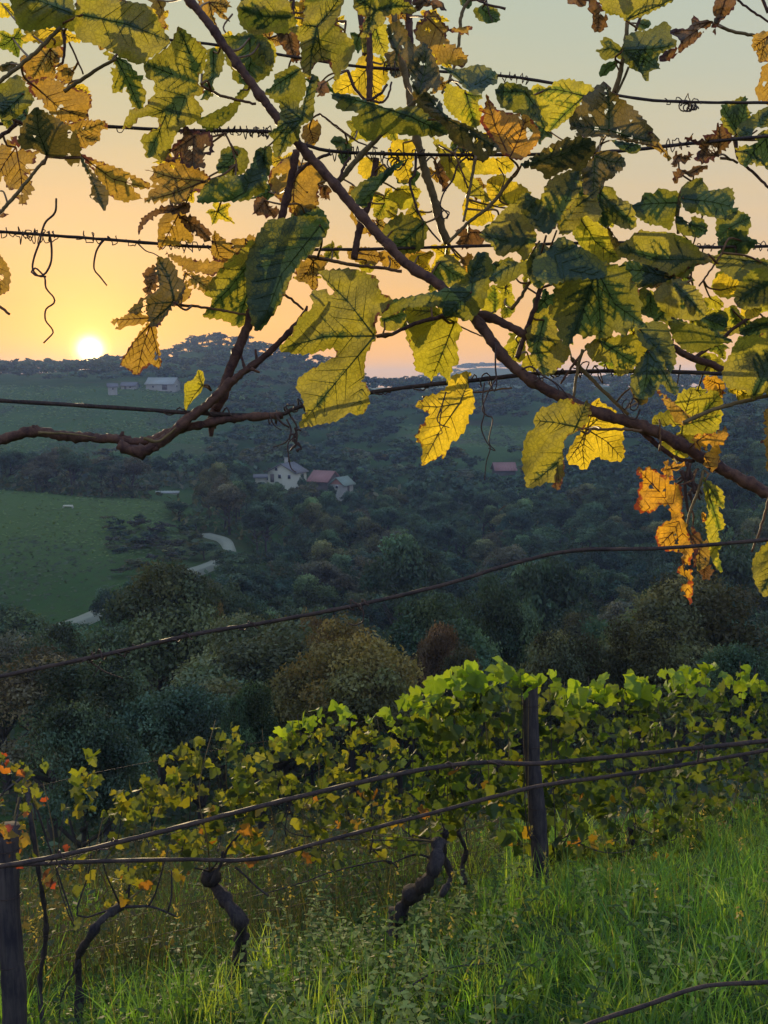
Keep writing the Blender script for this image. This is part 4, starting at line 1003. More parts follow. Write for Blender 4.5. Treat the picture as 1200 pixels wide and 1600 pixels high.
    # petiole: to the nearest cane of this vine, or a short stalk
    if pet is not False:
        best = None
        if pet is not None: best = (pet[0], pet[1], d + .03)
        else:
            bd = 1e9
            for cv, cpts in CANES:
                for p in cpts[::3]:
                    q = (p[0] - J[0]) ** 2 + (p[1] - J[1]) ** 2
                    if 15 ** 2 < q < 95 ** 2 and q < bd and abs(p[2] - d) < .25: bd = q; best = p
        if best is None:
            a = -math.pi / 2 + rng.normal() * .7; best = (J[0] + 38 * math.cos(a), J[1] + 38 * math.sin(a), d + .04)
        b0 = (J[0] + best[0]) / 2 + rng.normal() * 5; b1 = (J[1] + best[1]) / 2 + rng.normal() * 5
        p = spline(np.array([(J[0], J[1], d * 1500), (b0, b1, (d + best[2]) * 750), (best[0], best[1], best[2] * 1500)]), 8)
        q = np.array([P(x, y, z / 1500) for x, y, z in p]) - org
        m_ = MB(); m_.tube(q, np.linspace(1.5, 1.9, len(q)) / 1500 * d * (.7 + .5 * big), 5, .03); m_.build('petiole', M_PET, o)
    return o
def vmat(name, c, t):
    m, nt, out = newmat(name); vec, _ = objvec(nt)
    d1 = N(nt, 'ShaderNodeBsdfDiffuse'); nt.links.new(mixc(nt, noise_n(nt, 90, 3, .6, vec), tuple(x * .7 for x in c), c), d1.inputs[0])
    tl = N(nt, 'ShaderNodeBsdfTranslucent'); tl.inputs[0].default_value = (*t, 1)
    mx = N(nt, 'ShaderNodeMixShader'); mx.inputs[0].default_value = .45
    nt.links.new(d1.outputs[0], mx.inputs[1]); nt.links.new(tl.outputs[0], mx.inputs[2]); nt.links.new(mx.outputs[0], out.inputs[0]); return m
v1 = vmat('vein_green', (.10, .14, .06), (.05, .09, .02)); v2 = vmat('vein_olive', (.16, .15, .06), (.14, .14, .02)); v3 = vmat('vein_brown', (.14, .08, .05), (.18, .08, .03))
M_VEIN = {'G': v1, 'D': v1, 'GY': v1, 'Yg': v2, 'Y': v2, 'YB': v3, 'O': v3, 'B': v3}

def crop(ox, oy, s, pts): return [(ox + a / s, oy + b_ / s) for a, b_ in pts]
def L(org, pts, kind, d, J=None, v=None, s=3.0, **kw):
    ox, oy = org; pl = crop(ox, oy, s, pts)
    if J is not None: J = (ox + J[0] / s, oy + J[1] / s)
    if v is None:
        mxp = sum(p[0] for p in pl) / len(pl); myp = sum(p[1] for p in pl) / len(pl)
        v = vineL if mxp < 430 else (vineT if (myp < 130 and mxp > 700) else vineR)
    return leaf(v, pl, J, kind, d, **kw)
a0, b0, c0, d0, e0, f0 = (0, 0), (400, 0), (800, 0), (0, 400), (400, 400), (800, 400)
# --- upper left
L(a0, [(40, -30), (300, -30), (350, 40), (355, 120), (340, 150), (300, 130), (230, 130), (150, 145), (90, 130), (62, 60)], 'G', 1.30, (335, 60), fold=.5)
L(a0, [(360, -30), (470, -40), (600, 5), (700, 30), (760, 130), (795, 190), (780, 222), (720, 260), (660, 300), (600, 285), (540, 250), (450, 210), (380, 190), (350, 150), (352, 60)], 'GY', 1.26, (385, 70))
L(a0, [(95, 125), (150, 145), (210, 130), (300, 138), (380, 180), (370, 200), (330, 195), (280, 215), (230, 225), (190, 205), (100, 185), (120, 160)], 'Y', 1.38, (290, 150))
L(a0, [(190, 215), (290, 215), (300, 250), (270, 300), (260, 345), (300, 320), (345, 330), (340, 365), (300, 380), (230, 370), (150, 375), (110, 340), (95, 265), (150, 260)], 'YB', 1.40, (235, 230), ragged=.4)
L(a0, [(20, 385), (80, 350), (110, 380), (130, 420), (160, 470), (120, 510), (60, 560), (-10, 545), (-40, 430)], 'G', 1.29, (110, 440))
L(a0, [(130, 380), (230, 370), (300, 385), (370, 420), (420, 440), (430, 490), (410, 530), (415, 560), (340, 575), (270, 565), (230, 530), (200, 480), (140, 440)], 'YB', 1.35, (170, 410), ragged=.3)
L(a0, [(310, 405), (390, 395), (420, 430), (400, 450), (340, 450), (300, 430)], 'Y', 1.42, (310, 420))
L(a0, [(170, 500), (240, 540), (320, 590), (370, 660), (378, 740), (350, 790), (300, 750), (220, 732), (160, 700), (110, 700), (85, 660), (100, 600), (130, 540)], 'D', 1.27, (220, 725), tilt=np.array([.3, .9]))
L(a0, [(280, 570), (330, 578), (410, 560), (500, 570), (495, 600), (470, 620), (465, 660), (400, 690), (370, 700), (365, 660), (330, 610)], 'YB', 1.31, (330, 620), ragged=.2)
L(a0, [(70, 630), (90, 660), (100, 700), (170, 710), (168, 760), (160, 790), (130, 830), (155, 860), (140, 920), (105, 965), (70, 920), (25, 870), (20, 830), (-20, 845), (-40, 700), (30, 670)], 'YB', 1.34, (75, 690), ragged=.4)
L(a0, [(380, 720), (450, 750), (560, 790), (640, 830), (700, 860), (700, 885), (640, 880), (615, 868), (640, 905), (665, 930), (610, 940), (590, 950), (520, 920), (490, 880), (430, 790), (400, 760)], 'YB', 1.28, (385, 735), fold=.7)
L(a0, [(375, 725), (420, 790), (470, 850), (510, 910), (490, 990), (470, 960), (425, 925), (430, 870), (400, 800), (380, 760)], 'D', 1.26, (380, 740), fold=.6)
L(a0, [(490, 235), (540, 260), (600, 290), (640, 340), (680, 370), (660, 390), (685, 430), (680, 470), (660, 520), (620, 500), (605, 450), (580, 410), (555, 435), (525, 420), (530, 370), (520, 330), (545, 300), (500, 270)], 'GY', 1.36, (540, 265), ragged=.3)
L(a0, [(835, 120), (900, 170), (930, 195), (970, 240), (965, 290), (970, 320), (940, 340), (930, 390), (960, 430), (910, 455), (945, 500), (940, 550), (900, 580), (850, 600), (820, 640), (800, 700), (760, 760), (725, 740), (690, 740), (680, 700), (660, 650), (700, 620), (740, 600), (747, 575), (730, 550), (660, 550), (620, 590), (575, 600), (600, 540), (620, 510), (680, 505), (700, 460), (735, 440), (735, 390), (690, 365), (680, 300), (760, 240), (800, 205)], 'GY', 1.33, (945, 395))
L(a0, [(1055, 180), (1100, 165), (1150, 150), (1230, 165), (1280, 240), (1275, 330), (1200, 390), (1150, 400), (1090, 370), (1090, 330), (1060, 290), (1050, 230)], 'G', 1.45, (1170, 180))
L(a0, [(970, 230), (1040, 230), (1050, 290), (1030, 350), (1000, 380), (1000, 440), (970, 465), (940, 465), (960, 430), (940, 390), (960, 330), (968, 290)], 'G', 1.40, (1000, 240))
L(a0, [(1160, 395), (1170, 430), (1130, 480), (1090, 550), (1020, 600), (970, 610), (920, 570), (900, 575), (960, 545), (1030, 510), (1090, 480), (1120, 430)], 'G', 1.38, (1140, 420), fold=.8)
L(a0, [(860, 590), (920, 610), (980, 620), (1000, 660), (1000, 710), (970, 740), (960, 780), (900, 790), (850, 760), (840, 720), (820, 760), (780, 760), (740, 740), (800, 690), (840, 650)], 'B', 1.31, (910, 640), ragged=.5)
L(a0, [(760, 760), (850, 750), (920, 780), (1000, 850), (990, 890), (900, 900), (850, 960), (760, 945), (675, 945), (700, 900), (720, 880), (700, 830), (720, 810), (680, 795), (720, 780)], 'YB', 1.29, (960, 850), ragged=.5)
L(a0, [(830, 960), (890, 950), (880, 1000), (800, 1000), (740, 1010), (680, 1050), (650, 1100), (650, 1060), (680, 1010), (750, 970)], 'B', 1.30, (870, 960), ragged=.4)
L(a0, [(770, 1000), (850, 990), (880, 1020), (880, 1070), (910, 1110), (890, 1140), (840, 1150), (780, 1150), (745, 1170), (740, 1100), (745, 1040)], 'YB', 1.38, (840, 1000))
L(a0, [(835, 1015), (900, 1010), (950, 1050), (990, 1090), (1000, 1140), (950, 1120), (880, 1080)], 'B', 1.33, (850, 1020), ragged=.3)
L(a0, [(1005, 1075), (1040, 1110), (1080, 1140), (1095, 1180), (1080, 1230), (1000, 1210), (990, 1150)], 'YB', 1.36, (1010, 1140), ragged=.4)
L(a0, [(1085, 1120), (1140, 1115), (1190, 1100), (1210, 1170), (1150, 1200), (1100, 1170)], 'YB', 1.40, (1150, 1120), ragged=.3)
L(a0, [(1200, 700), (1240, 740), (1250, 880), (1190, 920), (1150, 940), (1050, 945), (930, 950), (940, 900), (980, 850), (1050, 825), (1130, 820), (1180, 770)], 'G', 1.27, (1150, 900), fold=.5)
L(a0, [(1200, 700), (1270, 690), (1270, 780), (1240, 840), (1190, 790)], 'G', 1.28, (1240, 700))
L(a0, [(1040, 700), (1090, 685), (1150, 700), (1165, 740), (1160, 780), (1130, 820), (1060, 822), (1015, 795), (1030, 740)], 'G', 1.42, (1110, 710))
L(a0, [(-20, 10), (40, 20), (65, 70), (-10, 78)], 'Y', 1.5, (10, 20))
L(a0, [(920, -20), (1060, -10), (1078, 30), (1050, 60), (1080, 100), (1040, 85), (1000, 62), (1025, 145), (975, 95), (940, 40)], 'YB', 1.5, (980, 10), ragged=.3)
L(a0, [(690, -20), (770, -10), (770, 60), (780, 140), (740, 110), (730, 60)], 'YB', 1.5, (740, 0), ragged=.4)
L(a0, [(1110, -20), (1250, -20), (1260, 60), (1205, 140), (1150, 120), (1165, 60), (1140, 20)], 'GY', 1.52, (1190, 0))
L(a0, [(-20, 320), (40, 290), (78, 295), (60, 330), (10, 335)], 'D', 1.35, (50, 300))
L(a0, [(-30, 470), (20, 480), (55, 560), (60, 590), (30, 600), (-20, 520)], 'G', 1.36, (10, 500))
L(a0, [(255, 280), (330, 310), (360, 310), (340, 350), (350, 400), (280, 380)], 'YB', 1.44, (300, 320), ragged=.5)
L(a0, [(620, 60), (690, 120), (660, 190), (700, 250), (640, 300), (560, 240), (560, 140)], 'GY', 1.42, (610, 100))
L(a0, [(-20, 840), (-5, 870), (0, 980), (40, 1005), (-20, 1010)], 'B', 1.36, (-10, 900))
# --- upper middle
L(b0, [(-90, 30), (-20, -20), (130, -20), (172, 60), (190, 110), (150, 155), (60, 150), (0, 165), (-70, 120)], 'GY', 1.34, (165, 80))
L(b0, [(230, -20), (400, -20), (400, 40), (380, 100), (400, 140), (458, 200), (455, 250), (430, 310), (402, 330), (375, 380), (350, 310), (310, 285), (270, 310), (250, 370), (215, 330), (213, 250), (200, 180), (158, 130), (218, 118), (225, 60)], 'GY', 1.27, (285, 125))
L(b0, [(0, 190), (40, 180), (80, 200), (95, 250), (82, 300), (40, 315), (0, 300), (-30, 250)], 'Yg', 1.45, (20, 200))
L(b0, [(180, 300), (220, 340), (232, 380), (230, 440), (180, 500), (100, 480), (60, 450), (40, 430), (80, 400), (90, 350), (130, 330)], 'G', 1.40, (200, 330))
L(b0, [(105, 470), (180, 465), (212, 500), (262, 350), (287, 390), (275, 450), (270, 540), (250, 570), (212, 590), (200, 650), (150, 690), (100, 742), (78, 700), (80, 650), (58, 630), (100, 590), (115, 530)], 'G', 1.29, (215, 560), fold=.5)
L(b0, [(90, 150), (190, 140), (205, 230), (190, 300), (160, 270), (110, 200)], 'B', 1.5, (150, 160), ragged=.3)
L(b0, [(220, 590), (285, 560), (305, 620), (272, 680), (220, 660)], 'YB', 1.44, (250, 600), ragged=.3)
L(b0, [(285, 380), (340, 390), (330, 440), (290, 455)], 'B', 1.4, (310, 395), ragged=.5)
L(b0, [(460, -20), (620, -20), (740, 30), (740, 62), (620, 70), (600, 110), (540, 150), (508, 205), (488, 180), (500, 140), (480, 130), (510, 90), (460, 40)], 'GY', 1.36, (560, 50))
L(b0, [(480, 270), (540, 258), (590, 290), (622, 370), (590, 410), (602, 460), (570, 492), (520, 470), (460, 440), (370, 440), (358, 400), (400, 350), (460, 330), (472, 300)], 'Y', 1.58, (540, 300))
L(b0, [(560, 110), (612, 120), (620, 200), (612, 260), (560, 250), (500, 240), (480, 180), (540, 150)], 'Yg', 1.6, (560, 130))
L(b0, [(612, 120), (680, 102), (740, 212), (792, 200), (830, 260), (862, 350), (850, 420), (770, 462), (740, 472), (730, 380), (700, 290), (640, 230), (620, 180)], 'D', 1.28, (760, 440), fold=.6, tilt=np.array([.5, .2]))
L(b0, [(800, 48), (850, 60), (870, 100), (920, 130), (1012, 122), (980, 162), (920, 148), (888, 160), (920, 210), (960, 230), (992, 270), (970, 315), (900, 300), (860, 300), (830, 250), (760, 190), (740, 140), (770, 100)], 'YB', 1.38, (800, 80), ragged=.4)
L(b0, [(730, 0), (800, -30), (860, 0), (890, 50), (800, 30), (740, 60)], 'B', 1.42, (790, 0), ragged=.3)
L(b0, [(862, 310), (920, 322), (970, 320), (1050, 303), (1122, 340), (1128, 392), (1090, 400), (1050, 442), (1000, 430), (940, 370)], 'G', 1.36, (1000, 410))
L(b0, [(895, 390), (1000, 430), (1062, 450), (1040, 480), (1052, 530), (1032, 600), (950, 562), (888, 500), (880, 450)], 'Yg', 1.46, (985, 440))
L(b0, [(345, 440), (430, 443), (540, 480), (640, 510), (760, 498), (882, 540), (892, 632), (700, 632), (600, 622), (540, 662), (480, 620), (450, 560), (480, 530), (380, 510), (380, 480)], 'G', 1.33, (720, 545), fold=.4)
L(b0, [(785, 428), (862, 470), (890, 540), (1000, 590), (1102, 650), (1145, 705), (1100, 730), (1060, 762), (1020, 720), (960, 690), (908, 650), (890, 600), (800, 530), (750, 480)], 'D', 1.26, (900, 560), fold=.4)
L(b0, [(1078, 438), (1130, 510), (1200, 530), (1270, 540), (1320, 600), (1332, 640), (1302, 690), (1250, 745), (1190, 740), (1130, 700), (1062, 590), (1050, 560), (1065, 530), (1042, 510), (1075, 500)], 'O', 1.31, (1190, 740), fold=.2)
L(b0, [(640, 660), (720, 653), (747, 690), (730, 780), (722, 852), (670, 850), (640, 800), (618, 720)], 'Y', 1.55, (690, 670))
L(b0, [(490, 738), (560, 748), (622, 800), (600, 832), (520, 842), (478, 800)], 'Y', 1.55, (540, 750))
L(b0, [(345, 660), (380, 638), (430, 660), (452, 700), (420, 780), (388, 740), (380, 700)], 'G', 1.46, (420, 670))
L(b0, [(702, 748), (640, 778), (570, 820), (500, 850), (443, 910), (480, 962), (512, 972), (560, 900), (610, 842), (652, 800)], 'G', 1.34, (620, 800), fold=.6)
L(b0, [(65, 800), (150, 738), (212, 760), (300, 780), (322, 840), (290, 900), (292, 960), (230, 1002), (180, 1012), (140, 960), (100, 930), (60, 860)], 'YB', 1.52, (190, 800), ragged=.2)
L(b0, [(-10, 930), (40, 920), (60, 960), (112, 975), (90, 1020), (30, 1010), (-10, 1000)], 'B', 1.44, (40, 940), ragged=.5)
L(b0, [(295, 865), (340, 870), (352, 900), (330, 940), (300, 930)], 'B', 1.5, (320, 875), ragged=.5)
L(b0, [(200, 960), (292, 970), (332, 1020), (342, 1060), (270, 1080), (180, 1060), (165, 1010)], 'G', 1.5, (230, 1000))
leaf(vineR, [(418, 343), (500, 338), (512, 360), (492, 390), (462, 420), (440, 470), (405, 517), (390, 490), (384, 430), (390, 390), (404, 365)], (500, 352), 'G', 1.28, fold=.3)
leaf(vineL, [(395, 372), (402, 400), (398, 470), (400, 503), (370, 510), (350, 500), (325, 497), (317, 493), (332, 470), (320, 455), (345, 420), (368, 396)], (398, 400), 'GY', 1.33)
L(b0, [(600, 1060), (640, 1025), (700, 1008), (790, 1040), (802, 1090), (770, 1172), (690, 1190), (620, 1182), (590, 1110)], 'G', 1.40, (780, 1050))
L(b0, [(620, 910), (700, 868), (772, 890), (750, 940), (700, 982), (630, 960)], 'Yg', 1.58, (660, 890))
L(b0, [(550, 950), (660, 945), (650, 1010), (560, 1020)], 'Yg', 1.56, (600, 955))
L(b0, [(825, 640), (890, 680), (950, 740), (1000, 800), (1060, 880), (1102, 942), (1040, 930), (960, 890), (900, 830), (860, 740)], 'Yg', 1.48, (860, 680))
L(b0, [(930, 640), (1000, 690), (1100, 740), (1190, 735), (1200, 800), (1100, 818), (1000, 810), (940, 760)], 'Y', 1.56, (1040, 700))
L(b0, [(1085, 840), (1150, 818), (1200, 850), (1250, 870), (1290, 910), (1250, 930), (1215, 960), (1130, 965), (1090, 930), (1080, 880)], 'Y', 1.50, (1180, 960))
L(b0, [(965, 960), (1000, 925), (1075, 980), (1120, 1020), (1040, 1060), (980, 1030)], 'Y', 1.54, (1010, 950))
L(b0, [(930, 1080), (1000, 1065), (1085, 1100), (1050, 1150), (960, 1160)], 'B', 1.5, (1000, 1090), ragged=.5)
L(b0, [(830, 745), (860, 740), (900, 830), (890, 900), (860, 860), (840, 800)], 'B', 1.5, (840, 750), ragged=.4)
L(b0, [(1118, 430), (1160, 388), (1250, 400), (1302, 440), (1332, 520), (1352, 600), (1290, 562), (1200, 520), (1148, 500)], 'G', 1.38, (1260, 430))
L(b0, [(950, -20), (1010, -20), (1000, 40), (960, 20)], 'G', 1.6, (980, -10))
L(b0, [(1020, 40), (1090, 20), (1140, 60), (1135, 100), (1080, 108), (1030, 80)], 'G', 1.6, (1060, 40))
L(b0, [(440, 150), (500, 170), (480, 250), (450, 190)], 'G', 1.5, (480, 170)); L(b0, [(0, -20), (60, -20), (120, 10), (40, 60), (-20, 40)], 'Yg', 1.6, (40, 0))
L(b0, [(130, 40), (160, 10), (230, 20), (230, 110), (180, 110)], 'Y', 1.6, (180, 30)); L(b0, [(640, 1170), (720, 1160), (800, 1190), (760, 1240), (660, 1240)], 'YB', 1.54, (700, 1180))
L(b0, [(440, 960), (480, 1000), (560, 1040), (560, 1100), (500, 1090), (450, 1030)], 'YB', 1.54, (480, 1000), ragged=.3); L(b0, [(600, 250), (700, 230), (720, 330), (640, 360)], 'D', 1.55, (660, 250))
# --- upper right
L(c0, [(85, 420), (120, 393), (160, 410), (230, 373), (310, 380), (382, 410), (372, 440), (330, 470), (270, 552), (170, 617), (150, 570), (108, 490), (93, 460)], 'Yg', 1.42, (340, 450))
L(c0, [(440, 383), (480, 440), (550, 490), (620, 560), (652, 600), (692, 672), (640, 672), (540, 652), (420, 642), (330, 642), (288, 620), (268, 580), (288, 530), (340, 450), (400, 400)], 'D', 1.30, (455, 610))
L(c0, [(620, 580), (650, 610), (692, 672), (747, 742), (738, 757), (700, 722), (660, 692), (560, 667), (480, 652), (560, 650), (655, 668)], 'YB', 1.31, (690, 690), fold=.6, pet=False)
L(c0, [(463, 655), (600, 680), (572, 722), (498, 692)], 'G', 1.36, (500, 665))
L(c0, [(36, 772), (120, 720), (200, 670), (300, 638), (382, 660), (392, 700), (372, 740), (320, 802), (270, 790), (200, 822), (160, 842), (130, 800), (60, 787)], 'D', 1.29, (45, 772), fold=.3)
L(c0, [(380, 740), (410, 710), (490, 713), (532, 760), (500, 812), (440, 850), (422, 882), (380, 930), (335, 900), (330, 830), (318, 790)], 'D', 1.32, (390, 730))
L(c0, [(395, -30), (700, -30), (760, -5), (690, 38), (600, 80), (540, 97), (500, 72), (440, 60)], 'GY', 1.5, (540, 90))
L(c0, [(365, -10), (410, 20), (447, 80), (432, 140), (400, 152), (373, 130), (380, 80), (358, 40)], 'B', 1.55, (410, 0), ragged=.3)
L(c0, [(255, -20), (350, -20), (335, 32), (290, 20), (262, 15)], 'B', 1.6, (300, -10))
L(c0, [(718, 98), (747, 130), (742, 160), (772, 210), (700, 250), (682, 280), (692, 322), (652, 330), (630, 382), (600, 340), (560, 322), (530, 290), (518, 240), (530, 180), (572, 150), (640, 140)], 'G', 1.56, (525, 235))
L(c0, [(440, 170), (500, 210), (532, 240), (542, 292), (490, 270), (430, 282), (408, 250), (392, 240), (430, 220), (412, 200)], 'G', 1.60, (525, 250))
L(c0, [(410, 330), (430, 300), (497, 285), (490, 310), (470, 330), (440, 350), (415, 362)], 'G', 1.60, (485, 295))
L(c0, [(575, 130), (600, 95), (640, 92), (645, 125), (600, 145)], 'G', 1.63, (600, 110))
L(c0, [(850, 68), (880, 95), (942, 100), (900, 150), (850, 202), (780, 250), (730, 287), (688, 280), (720, 240), (770, 220), (790, 190), (738, 150), (770, 135), (830, 130)], 'B', 1.52, (925, 102), fold=.7)
L(c0, [(955, -10), (1040, -20), (1045, 30), (1000, 80), (962, 120), (952, 162), (933, 130), (955, 80), (940, 60)], 'B', 1.5, (1000, 0), fold=.5)
L(c0, [(1125, 165), (1180, 148), (1240, 160), (1240, 300), (1190, 290), (1160, 292), (1145, 240), (1128, 230)], 'YB', 1.5, (1200, 170), ragged=.2)
L(c0, [(1170, 310), (1240, 300), (1240, 500), (1160, 470), (1150, 450), (1138, 420), (1160, 380)], 'YB', 1.52, (1220, 330), ragged=.2)
L(c0, [(1060, 458), (1102, 455), (1105, 510), (1122, 530), (1102, 600), (1060, 652), (990, 600), (978, 540), (982, 490), (1010, 488)], 'GY', 1.50, (1060, 620), ragged=.3)
L(c0, [(1175, 505), (1240, 510), (1220, 590), (1140, 600), (1120, 642), (1062, 642), (1060, 590), (1130, 540)], 'G', 1.47, (1150, 610))
L(c0, [(1160, 620), (1240, 610), (1240, 795), (1150, 770), (1130, 765), (1090, 782), (1058, 740), (1058, 690), (1140, 675), (1145, 640)], 'GY', 1.46, (1190, 650), ragged=.2)
L(c0, [(968, 568), (1000, 600), (1042, 640), (1012, 690), (960, 740), (900, 772), (858, 740), (880, 690), (808, 655), (830, 638), (860, 655), (900, 655), (905, 625), (940, 630)], 'B', 1.44, (960, 730), ragged=.6)
L(c0, [(742, 795), (745, 770), (765, 710), (800, 730), (835, 710), (852, 735), (810, 770), (780, 770)], 'B', 1.48, (780, 730), ragged=.6)
L(c0, [(750, 850), (770, 792), (830, 800), (850, 780), (920, 775), (900, 800), (840, 830), (800, 820), (775, 858)], 'B', 1.48, (860, 800), ragged=.5)
L(c0, [(620, 900), (660, 905), (700, 883), (740, 895), (780, 900), (792, 960), (762, 1020), (742, 1077), (700, 1060), (640, 1050), (590, 1020), (570, 990), (553, 965), (600, 945)], 'G', 1.50, (775, 950))
L(c0, [(798, 870), (880, 833), (905, 860), (922, 892), (980, 885), (1032, 885), (1042, 950), (1035, 975), (1062, 975), (1040, 1020), (1000, 1030), (950, 1020), (900, 1010), (870, 1000), (820, 990), (790, 940)], 'G', 1.46, (800, 930))
L(c0, [(768, 1010), (800, 1020), (830, 1052), (850, 1013), (905, 1040), (912, 1090), (860, 1112), (780, 1082)], 'G', 1.47, (835, 1050))
L(c0, [(1018, 1068), (1060, 1080), (1102, 1085), (1105, 1110), (1152, 1130), (1130, 1160), (1080, 1200), (1000, 1222), (965, 1190), (980, 1160), (960, 1140), (1000, 1110)], 'G', 1.44, (1080, 1130))
L(c0, [(488, 1160), (560, 1110), (600, 1080), (640, 1085), (740, 1090), (820, 1120), (882, 1172), (935, 1225), (850, 1250), (760, 1290), (690, 1260), (600, 1230), (500, 1200)], 'GY', 1.40, (900, 1215))
L(c0, [(480, 1260), (560, 1220), (640, 1240), (720, 1260), (770, 1300), (700, 1340), (600, 1350), (500, 1320)], 'G', 1.44, (740, 1300))
L(c0, [(318, 783), (330, 850), (318, 900), (280, 960), (225, 1030), (180, 1090), (130, 1085), (90, 1050), (28, 960), (40, 920), (70, 903), (130, 932), (170, 850), (240, 810)], 'GY', 1.26, (160, 1105))
L(c0, [(440, 868), (480, 890), (502, 930), (560, 960), (582, 1062), (520, 1070), (468, 1045), (440, 1070), (400, 1030), (368, 960), (380, 900)], 'GY', 1.32, (410, 900))
L(c0, [(210, 1050), (250, 980), (300, 935), (370, 900), (410, 880), (400, 930), (420, 1000), (390, 1040), (340, 1010), (290, 1080), (230, 1100)], 'GY', 1.29, (210, 1080))
L(c0, [(300, 990), (370, 970), (400, 1040), (440, 1070), (500, 1150), (500, 1220), (400, 1230), (330, 1160), (280, 1080)], 'Yg', 1.38, (310, 1010))
L(c0, [(-60, 1005), (0, 955), (60, 985), (95, 1050), (115, 1110), (100, 1160), (60, 1222), (20, 1180), (-60, 1200), (-95, 1150), (-150, 1100), (-110, 1060)], 'GY', 1.31, (130, 1130))
L(c0, [(200, 1130), (240, 1110), (320, 1160), (380, 1190), (440, 1250), (430, 1300), (300, 1310), (180, 1330), (110, 1300), (100, 1220), (160, 1180)], 'G', 1.24, (150, 1140))
L(c0, [(440, 1060), (460, 1075), (500, 1130), (520, 1180), (480, 1170)], 'YB', 1.34, (450, 1070), fold=.6)
L(c0, [(-110, 1310), (-40, 1230), (60, 1225), (120, 1160), (160, 1200), (150, 1310), (125, 1350), (60, 1290), (20, 1300), (-20, 1330), (-50, 1340)], 'G', 1.29, (100, 1200), fold=.5)
L(c0, [(120, 1140), (160, 1150), (185, 1200), (180, 1300), (125, 1350), (90, 1310), (110, 1220)], 'GY', 1.27, (140, 1150), fold=.7)
# --- around the sun, left centre
L(d0, [(738, 0), (800, 20), (862, 130), (852, 200), (800, 250), (740, 332), (700, 312), (690, 260), (658, 270), (600, 262), (640, 220), (700, 180), (745, 150), (730, 60)], 'D', 1.29, (815, 215), fold=.5, ragged=.3)
L(d0, [(608, 260), (658, 270), (702, 290), (692, 312), (600, 330), (550, 346), (523, 300), (570, 290)], 'YB', 1.32, (700, 290), ragged=.3)
L(d0, [(690, 312), (732, 330), (738, 400), (748, 440), (752, 522), (700, 512), (642, 557), (600, 532), (575, 515), (560, 510), (600, 440), (640, 380)], 'YB', 1.34, (705, 320), ragged=.2)
L(d0, [(722, 38), (742, 100), (732, 160), (680, 187), (682, 130), (668, 80), (690, 60)], 'B', 1.34, (735, 60), ragged=.4)
L(d0, [(858, 60), (950, 90), (1002, 100), (992, 162), (900, 152), (858, 110)], 'YB', 1.36, (870, 80), ragged=.7)
L(d0, [(770, -20), (940, 20), (1080, 8), (1190, -10), (1180, 50), (1060, 72), (1000, 92), (880, 72), (820, 30)], 'YB', 1.36, (1160, 20), ragged=.5)
L(d0, [(928, 533), (948, 540), (958, 570), (955, 600), (940, 640), (900, 680), (872, 722), (863, 700), (865, 660), (866, 600), (910, 575)], 'Yg', 1.33, (950, 605), teeth=.5)
L(d0, [(-30, -20), (0, -5), (45, 68), (42, 150), (5, 182), (-30, 150)], 'YB', 1.30, (-10, 20))
L(d0, [(868, 118), (897, 178), (850, 222), (813, 215)], 'YB', 1.35, (830, 200), ragged=.2)
# --- centre
L(e0, [(288, 70), (400, 60), (460, 62), (520, 80), (572, 110), (577, 160), (600, 180), (640, 205), (605, 260), (570, 285), (560, 330), (562, 380), (532, 430), (512, 480), (508, 560), (495, 590), (522, 605), (527, 700), (480, 747), (440, 735), (380, 772), (310, 787), (203, 800), (232, 712), (190, 605), (230, 550), (310, 505), (378, 462), (360, 432), (260, 457), (180, 457), (108, 435), (165, 370), (210, 280), (265, 240), (260, 168), (330, 160), (345, 185), (370, 175), (335, 130)], 'GY', 1.24, (555, 375), fold=.15, tilt=np.array([.15, .1]))
L(e0, [(698, 250), (760, 230), (840, 240), (872, 270), (932, 290), (962, 350), (940, 400), (947, 470), (950, 505), (922, 520), (902, 592), (878, 560), (850, 550), (820, 582), (800, 560), (748, 530), (740, 470), (718, 400), (708, 340)], 'Yg', 1.33, (930, 310))
L(e0, [(700, 235), (820, 225), (850, 260), (800, 330), (770, 400), (735, 430), (710, 400), (700, 320)], 'GY', 1.36, (830, 245))
L(e0, [(918, 560), (1002, 543), (990, 600), (1017, 640), (1022, 722), (1000, 745), (985, 802), (950, 852), (910, 882), (880, 952), (870, 935), (830, 957), (778, 977), (780, 900), (752, 860), (755, 830), (800, 760), (808, 735), (748, 702), (800, 660), (880, 630)], 'Y', 1.27, (955, 690), tilt=np.array([.2, 0.]))
L(e0, [(820, 170), (900, 150), (980, 100), (1000, 30), (1060, -20), (1105, 20), (1102, 100), (1082, 180), (1060, 240), (1000, 302), (930, 285), (880, 280), (862, 240), (760, 240), (700, 240), (640, 282), (578, 282), (558, 230), (630, 208), (720, 190)], 'G', 1.28, (1010, 170), fold=.3)
L(e0, [(188, 40), (250, 8), (322, 0), (322, 60), (290, 90), (292, 142), (262, 162), (245, 130), (200, 122), (183, 90)], 'YB', 1.46, (270, 20), ragged=.3)
L(e0, [(578, 290), (650, 268), (702, 270), (692, 320), (640, 352), (590, 332)], 'GY', 1.31, (600, 300))
L(e0, [(1058, 200), (1090, 148), (1120, 140), (1152, 190), (1150, 240), (1130, 255), (1100, 282), (1053, 245)], 'Yg', 1.50, (1120, 260))
L(e0, [(1150, 190), (1200, 185), (1215, 250), (1180, 290), (1150, 280)], 'Yg', 1.5, (1170, 200))
L(e0, [(1155, 430), (1200, 400), (1250, 390), (1260, 480), (1200, 492)], 'Yg', 1.5, (1230, 410))
L(e0, [(828, 60), (860, 10), (920, 0), (990, 80), (985, 110), (900, 150), (850, 160), (810, 165)], 'GY', 1.36, (860, 30))
